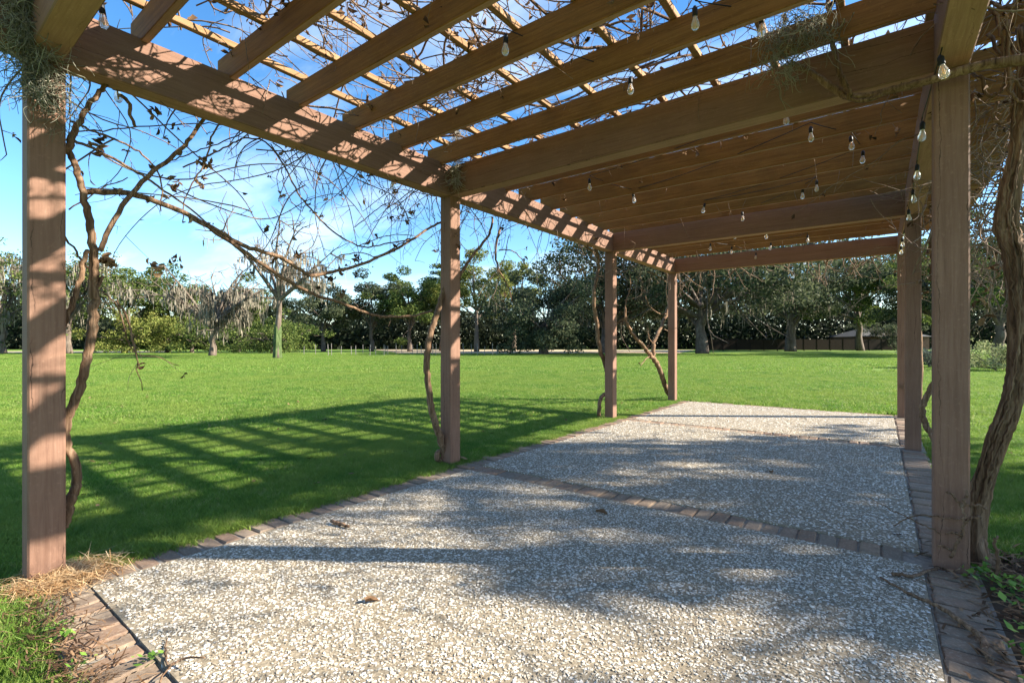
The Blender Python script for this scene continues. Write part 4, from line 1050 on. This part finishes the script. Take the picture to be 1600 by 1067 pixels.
put(make_tree('round', 55, 13.0, 6.5, .4, True, 6500, .24, (M["bark"], M["oak_dark"]), 300, name="tall_tree", low=.3), 1470, 56, "dark tree seen through the gap beside the nearest right post", group=GB)
put(make_tree('round', 56, 12.5, 6.0, .35, True, 7500, .22, (M["bark"], M["oak"]), 200, name="tall_tree", low=.28), 1560, 44, "dense dark green tree right of the nearest right post", group=GB)
put(make_tree('pine', 57, 15.0, 4.6, .28, True, 4200, .24, (M["bark"], M["pine"]), 0, name="pine_tree", limbs=30), 1620, 50, "tall pine at the right edge of the picture", group=GB)
put(make_tree('pine', 58, 14.0, 4.2, .25, True, 3600, .24, (M["bark"], M["pine"]), 0, name="pine_tree", limbs=28), 1510, 62, "slender pine hidden behind the nearest right post", group=GB)
put(make_tree('bush', 59, 4.6, 4.5, .2, True, 3000, .22, (M["bark"], M["oak_dark"]), 200, .9, name="low_tree"), 1392, 86, "low dark tree in front of the brick house", group=GB)
# shrubs
def shrub(seed, H, W, n, ls, mat, px_, d, label):
    e = make_tree('bush', seed, H, W, .04, True, n, ls, (M["bark"], mat), 0, name="shrub", limbs=12, low=.15)
    put(e, px_, d, label, "shrub")
shrub(61, 1.15, 1.3, 2600, .06, M["shrub"], 1556, 21, "pale sunlit shrub glimpsed between the right post and thick vine")
shrub(62, 1.0, 1.2, 2200, .06, M["shrub"], 1597, 23, "second pale shrub behind the thick vine trunk")
shrub(63, .95, 1.1, 2200, .06, M["shrub_grey"], 1452, 24, "grey green bush in the gap left of the nearest right post")
# tree standing off to the right: it shades the middle of the patio
e = make_tree('sparse', 71, 8.6, 2.4, .20, True, 3300, .15, (M["bark"], M["oak"]), 320, .7, name="shade_tree", low=.56, limbs=10)
e.location = (9.45, 10.75, -.04); tag(e, "mossy oak on the right lawn casting dappled shade over the patio", "tree")
# far-off wood that closes the view behind everything
g = np.random.default_rng(77); nW = 120000
pxs = g.uniform(-250, 1850, nW); dd = g.uniform(96, 125, nW); hh = (g.random(nW) ** 1.1) * (8.5 + np.where(pxs > 1000, 2.5, 0) + 2.0 * np.sin(pxs * .021) + 1.4 * np.sin(pxs * .057 + 1))
r = (pxs - 800) / FPX * dd
C = np.stack([_c * r - _s * dd, _s * r + _c * dd, hh], 1)
V, F = leaf_quads(C, .42, g)
o = link("distant_wood", np_mesh("distant_wood", V, F), mat_leaf("far_wood_leaf", (0.012, 0.019, 0.010), (0.026, 0.035, 0.019), (0.05, 0.06, 0.032))); tag(o, "far dark wood closing the view behind the lawn trees", "wood", None, "stuff")

# ------------------------------------------------------------------ far fence, houses, stakes
def frame_axes(pa, pb):
    u = (pb - pa); u.z = 0; L = u.length; u.normalize(); n_ = Vector((-u.y, u.x, 0)); return u, n_, L
pa, pb = atd(1108, 0, 80), atd(1402, 0, 84)
u, n_, L = frame_axes(pa, pb)
fence = empty("wooden_fence", (pa.x, pa.y, 0), "dark wooden board fence behind the great live oak", "fence")
rot = math.atan2(u.y, u.x)
def local_box(name, parent, x0, x1, y0, y1, z0, z1, mat):
    mb = MB(); mb.box(x0, x1, y0, y1, z0, z1)
    me = bpy.data.meshes.new(name); me.from_pydata(mb.v, [], mb.f); me.update(); return link(name, me, mat, parent)
fence.rotation_euler = (0, 0, rot)
k = 0; x = 0.0
while x < L:
    local_box("fence_panel", fence, x + .07, min(x + 2.36, L), -.03, .03, .05, 1.85 + random.uniform(-.05, .05), M["fence"])
    local_box("fence_post", fence, x - .06, x + .06, -.07, .07, -.1, 1.98, M["fence"]); x += 2.42
def house(name, label, px0, px1, d, wall_h, roof_h, wall, openings, eave=.4, depth=8.0, hip=True):
    a, b_ = atd(px0, 0, d), atd(px1, 0, d); u, n_, L = frame_axes(a, b_)
    e = empty(name, (a.x, a.y, -.04), label, "house"); e.rotation_euler = (0, 0, math.atan2(u.y, u.x))
    local_box("wall", e, 0, L, 0, depth, 0, wall_h, wall)
    me = bpy.data.meshes.new("roof"); q = eave; rx = depth / 2 if hip else 0
    v = [(-q, -q, wall_h), (L + q, -q, wall_h), (L + q, depth + q, wall_h), (-q, depth + q, wall_h), (min(rx, L * .45), depth / 2, wall_h + roof_h), (max(L - rx, L * .55), depth / 2, wall_h + roof_h)]
    me.from_pydata(v, [], [(0, 1, 5, 4), (1, 2, 5), (2, 3, 4, 5), (3, 0, 4), (3, 2, 1, 0)]); me.update(); link("roof", me, M["roof"], e)
    for (x0, x1, z0, z1, nm) in openings:
        w = local_box(nm, e, x0 * L, x1 * L, -.06, .02, z0, z1, M["pane"])
        if nm == "window": local_box("sill", w, x0 * L - .08, x1 * L + .08, -.14, -.061, z0 - .08, z0 - .002, M["white_wall"])
house("brick_house", "low brick house with a grey hip roof right of the fence", 1338, 1452, 90, 2.5, 1.7, M["brick_wall"], [(.08, .38, 0, 1.9, "carport_opening"), (.42, .58, 0, 1.9, "carport_opening"), (.7, .85, 1.0, 2.0, "window")])
house("white_house", "long white outbuilding behind the wooden fence", 1118, 1262, 112, 2.9, .9, M["white_wall"], [(.1, .16, 1.2, 2.2, "window"), (.35, .42, 1.2, 2.2, "window"), (.7, .78, 1.2, 2.2, "window")])
mb = MB(); mb.tube([Vector((0, 0, -.1)), Vector((.01, 0, .6)), Vector((0, .01, 1.12))], [.035, .032, .03], 6)
me_st = bpy.data.meshes.new("stake"); me_st.from_pydata(mb.v, [], mb.f); me_st.update(); me_st.materials.append(M["stake"])
gs = random.Random(9); xs_ = [475, 493, 513, 518, 533, 549, 556, 567, 578, 587, 600, 603, 606, 619, 628, 645, 652, 659, 671, 676, 681, 724, 737, 746, 757, 770, 776]
for i, x_ in enumerate(xs_):
    o = link("stake", me_st, None, None, atd(x_, 0, 47 + gs.uniform(0, 9)).xy.to_3d()); o.rotation_euler = (gs.gauss(0, .03), gs.gauss(0, .03), gs.uniform(0, 6)); o.scale = (1, 1, gs.uniform(.8, 1.1))
    tag(o, "thin pale stake in the row along the far lawn edge", "stake", "thin stakes along the far lawn edge")
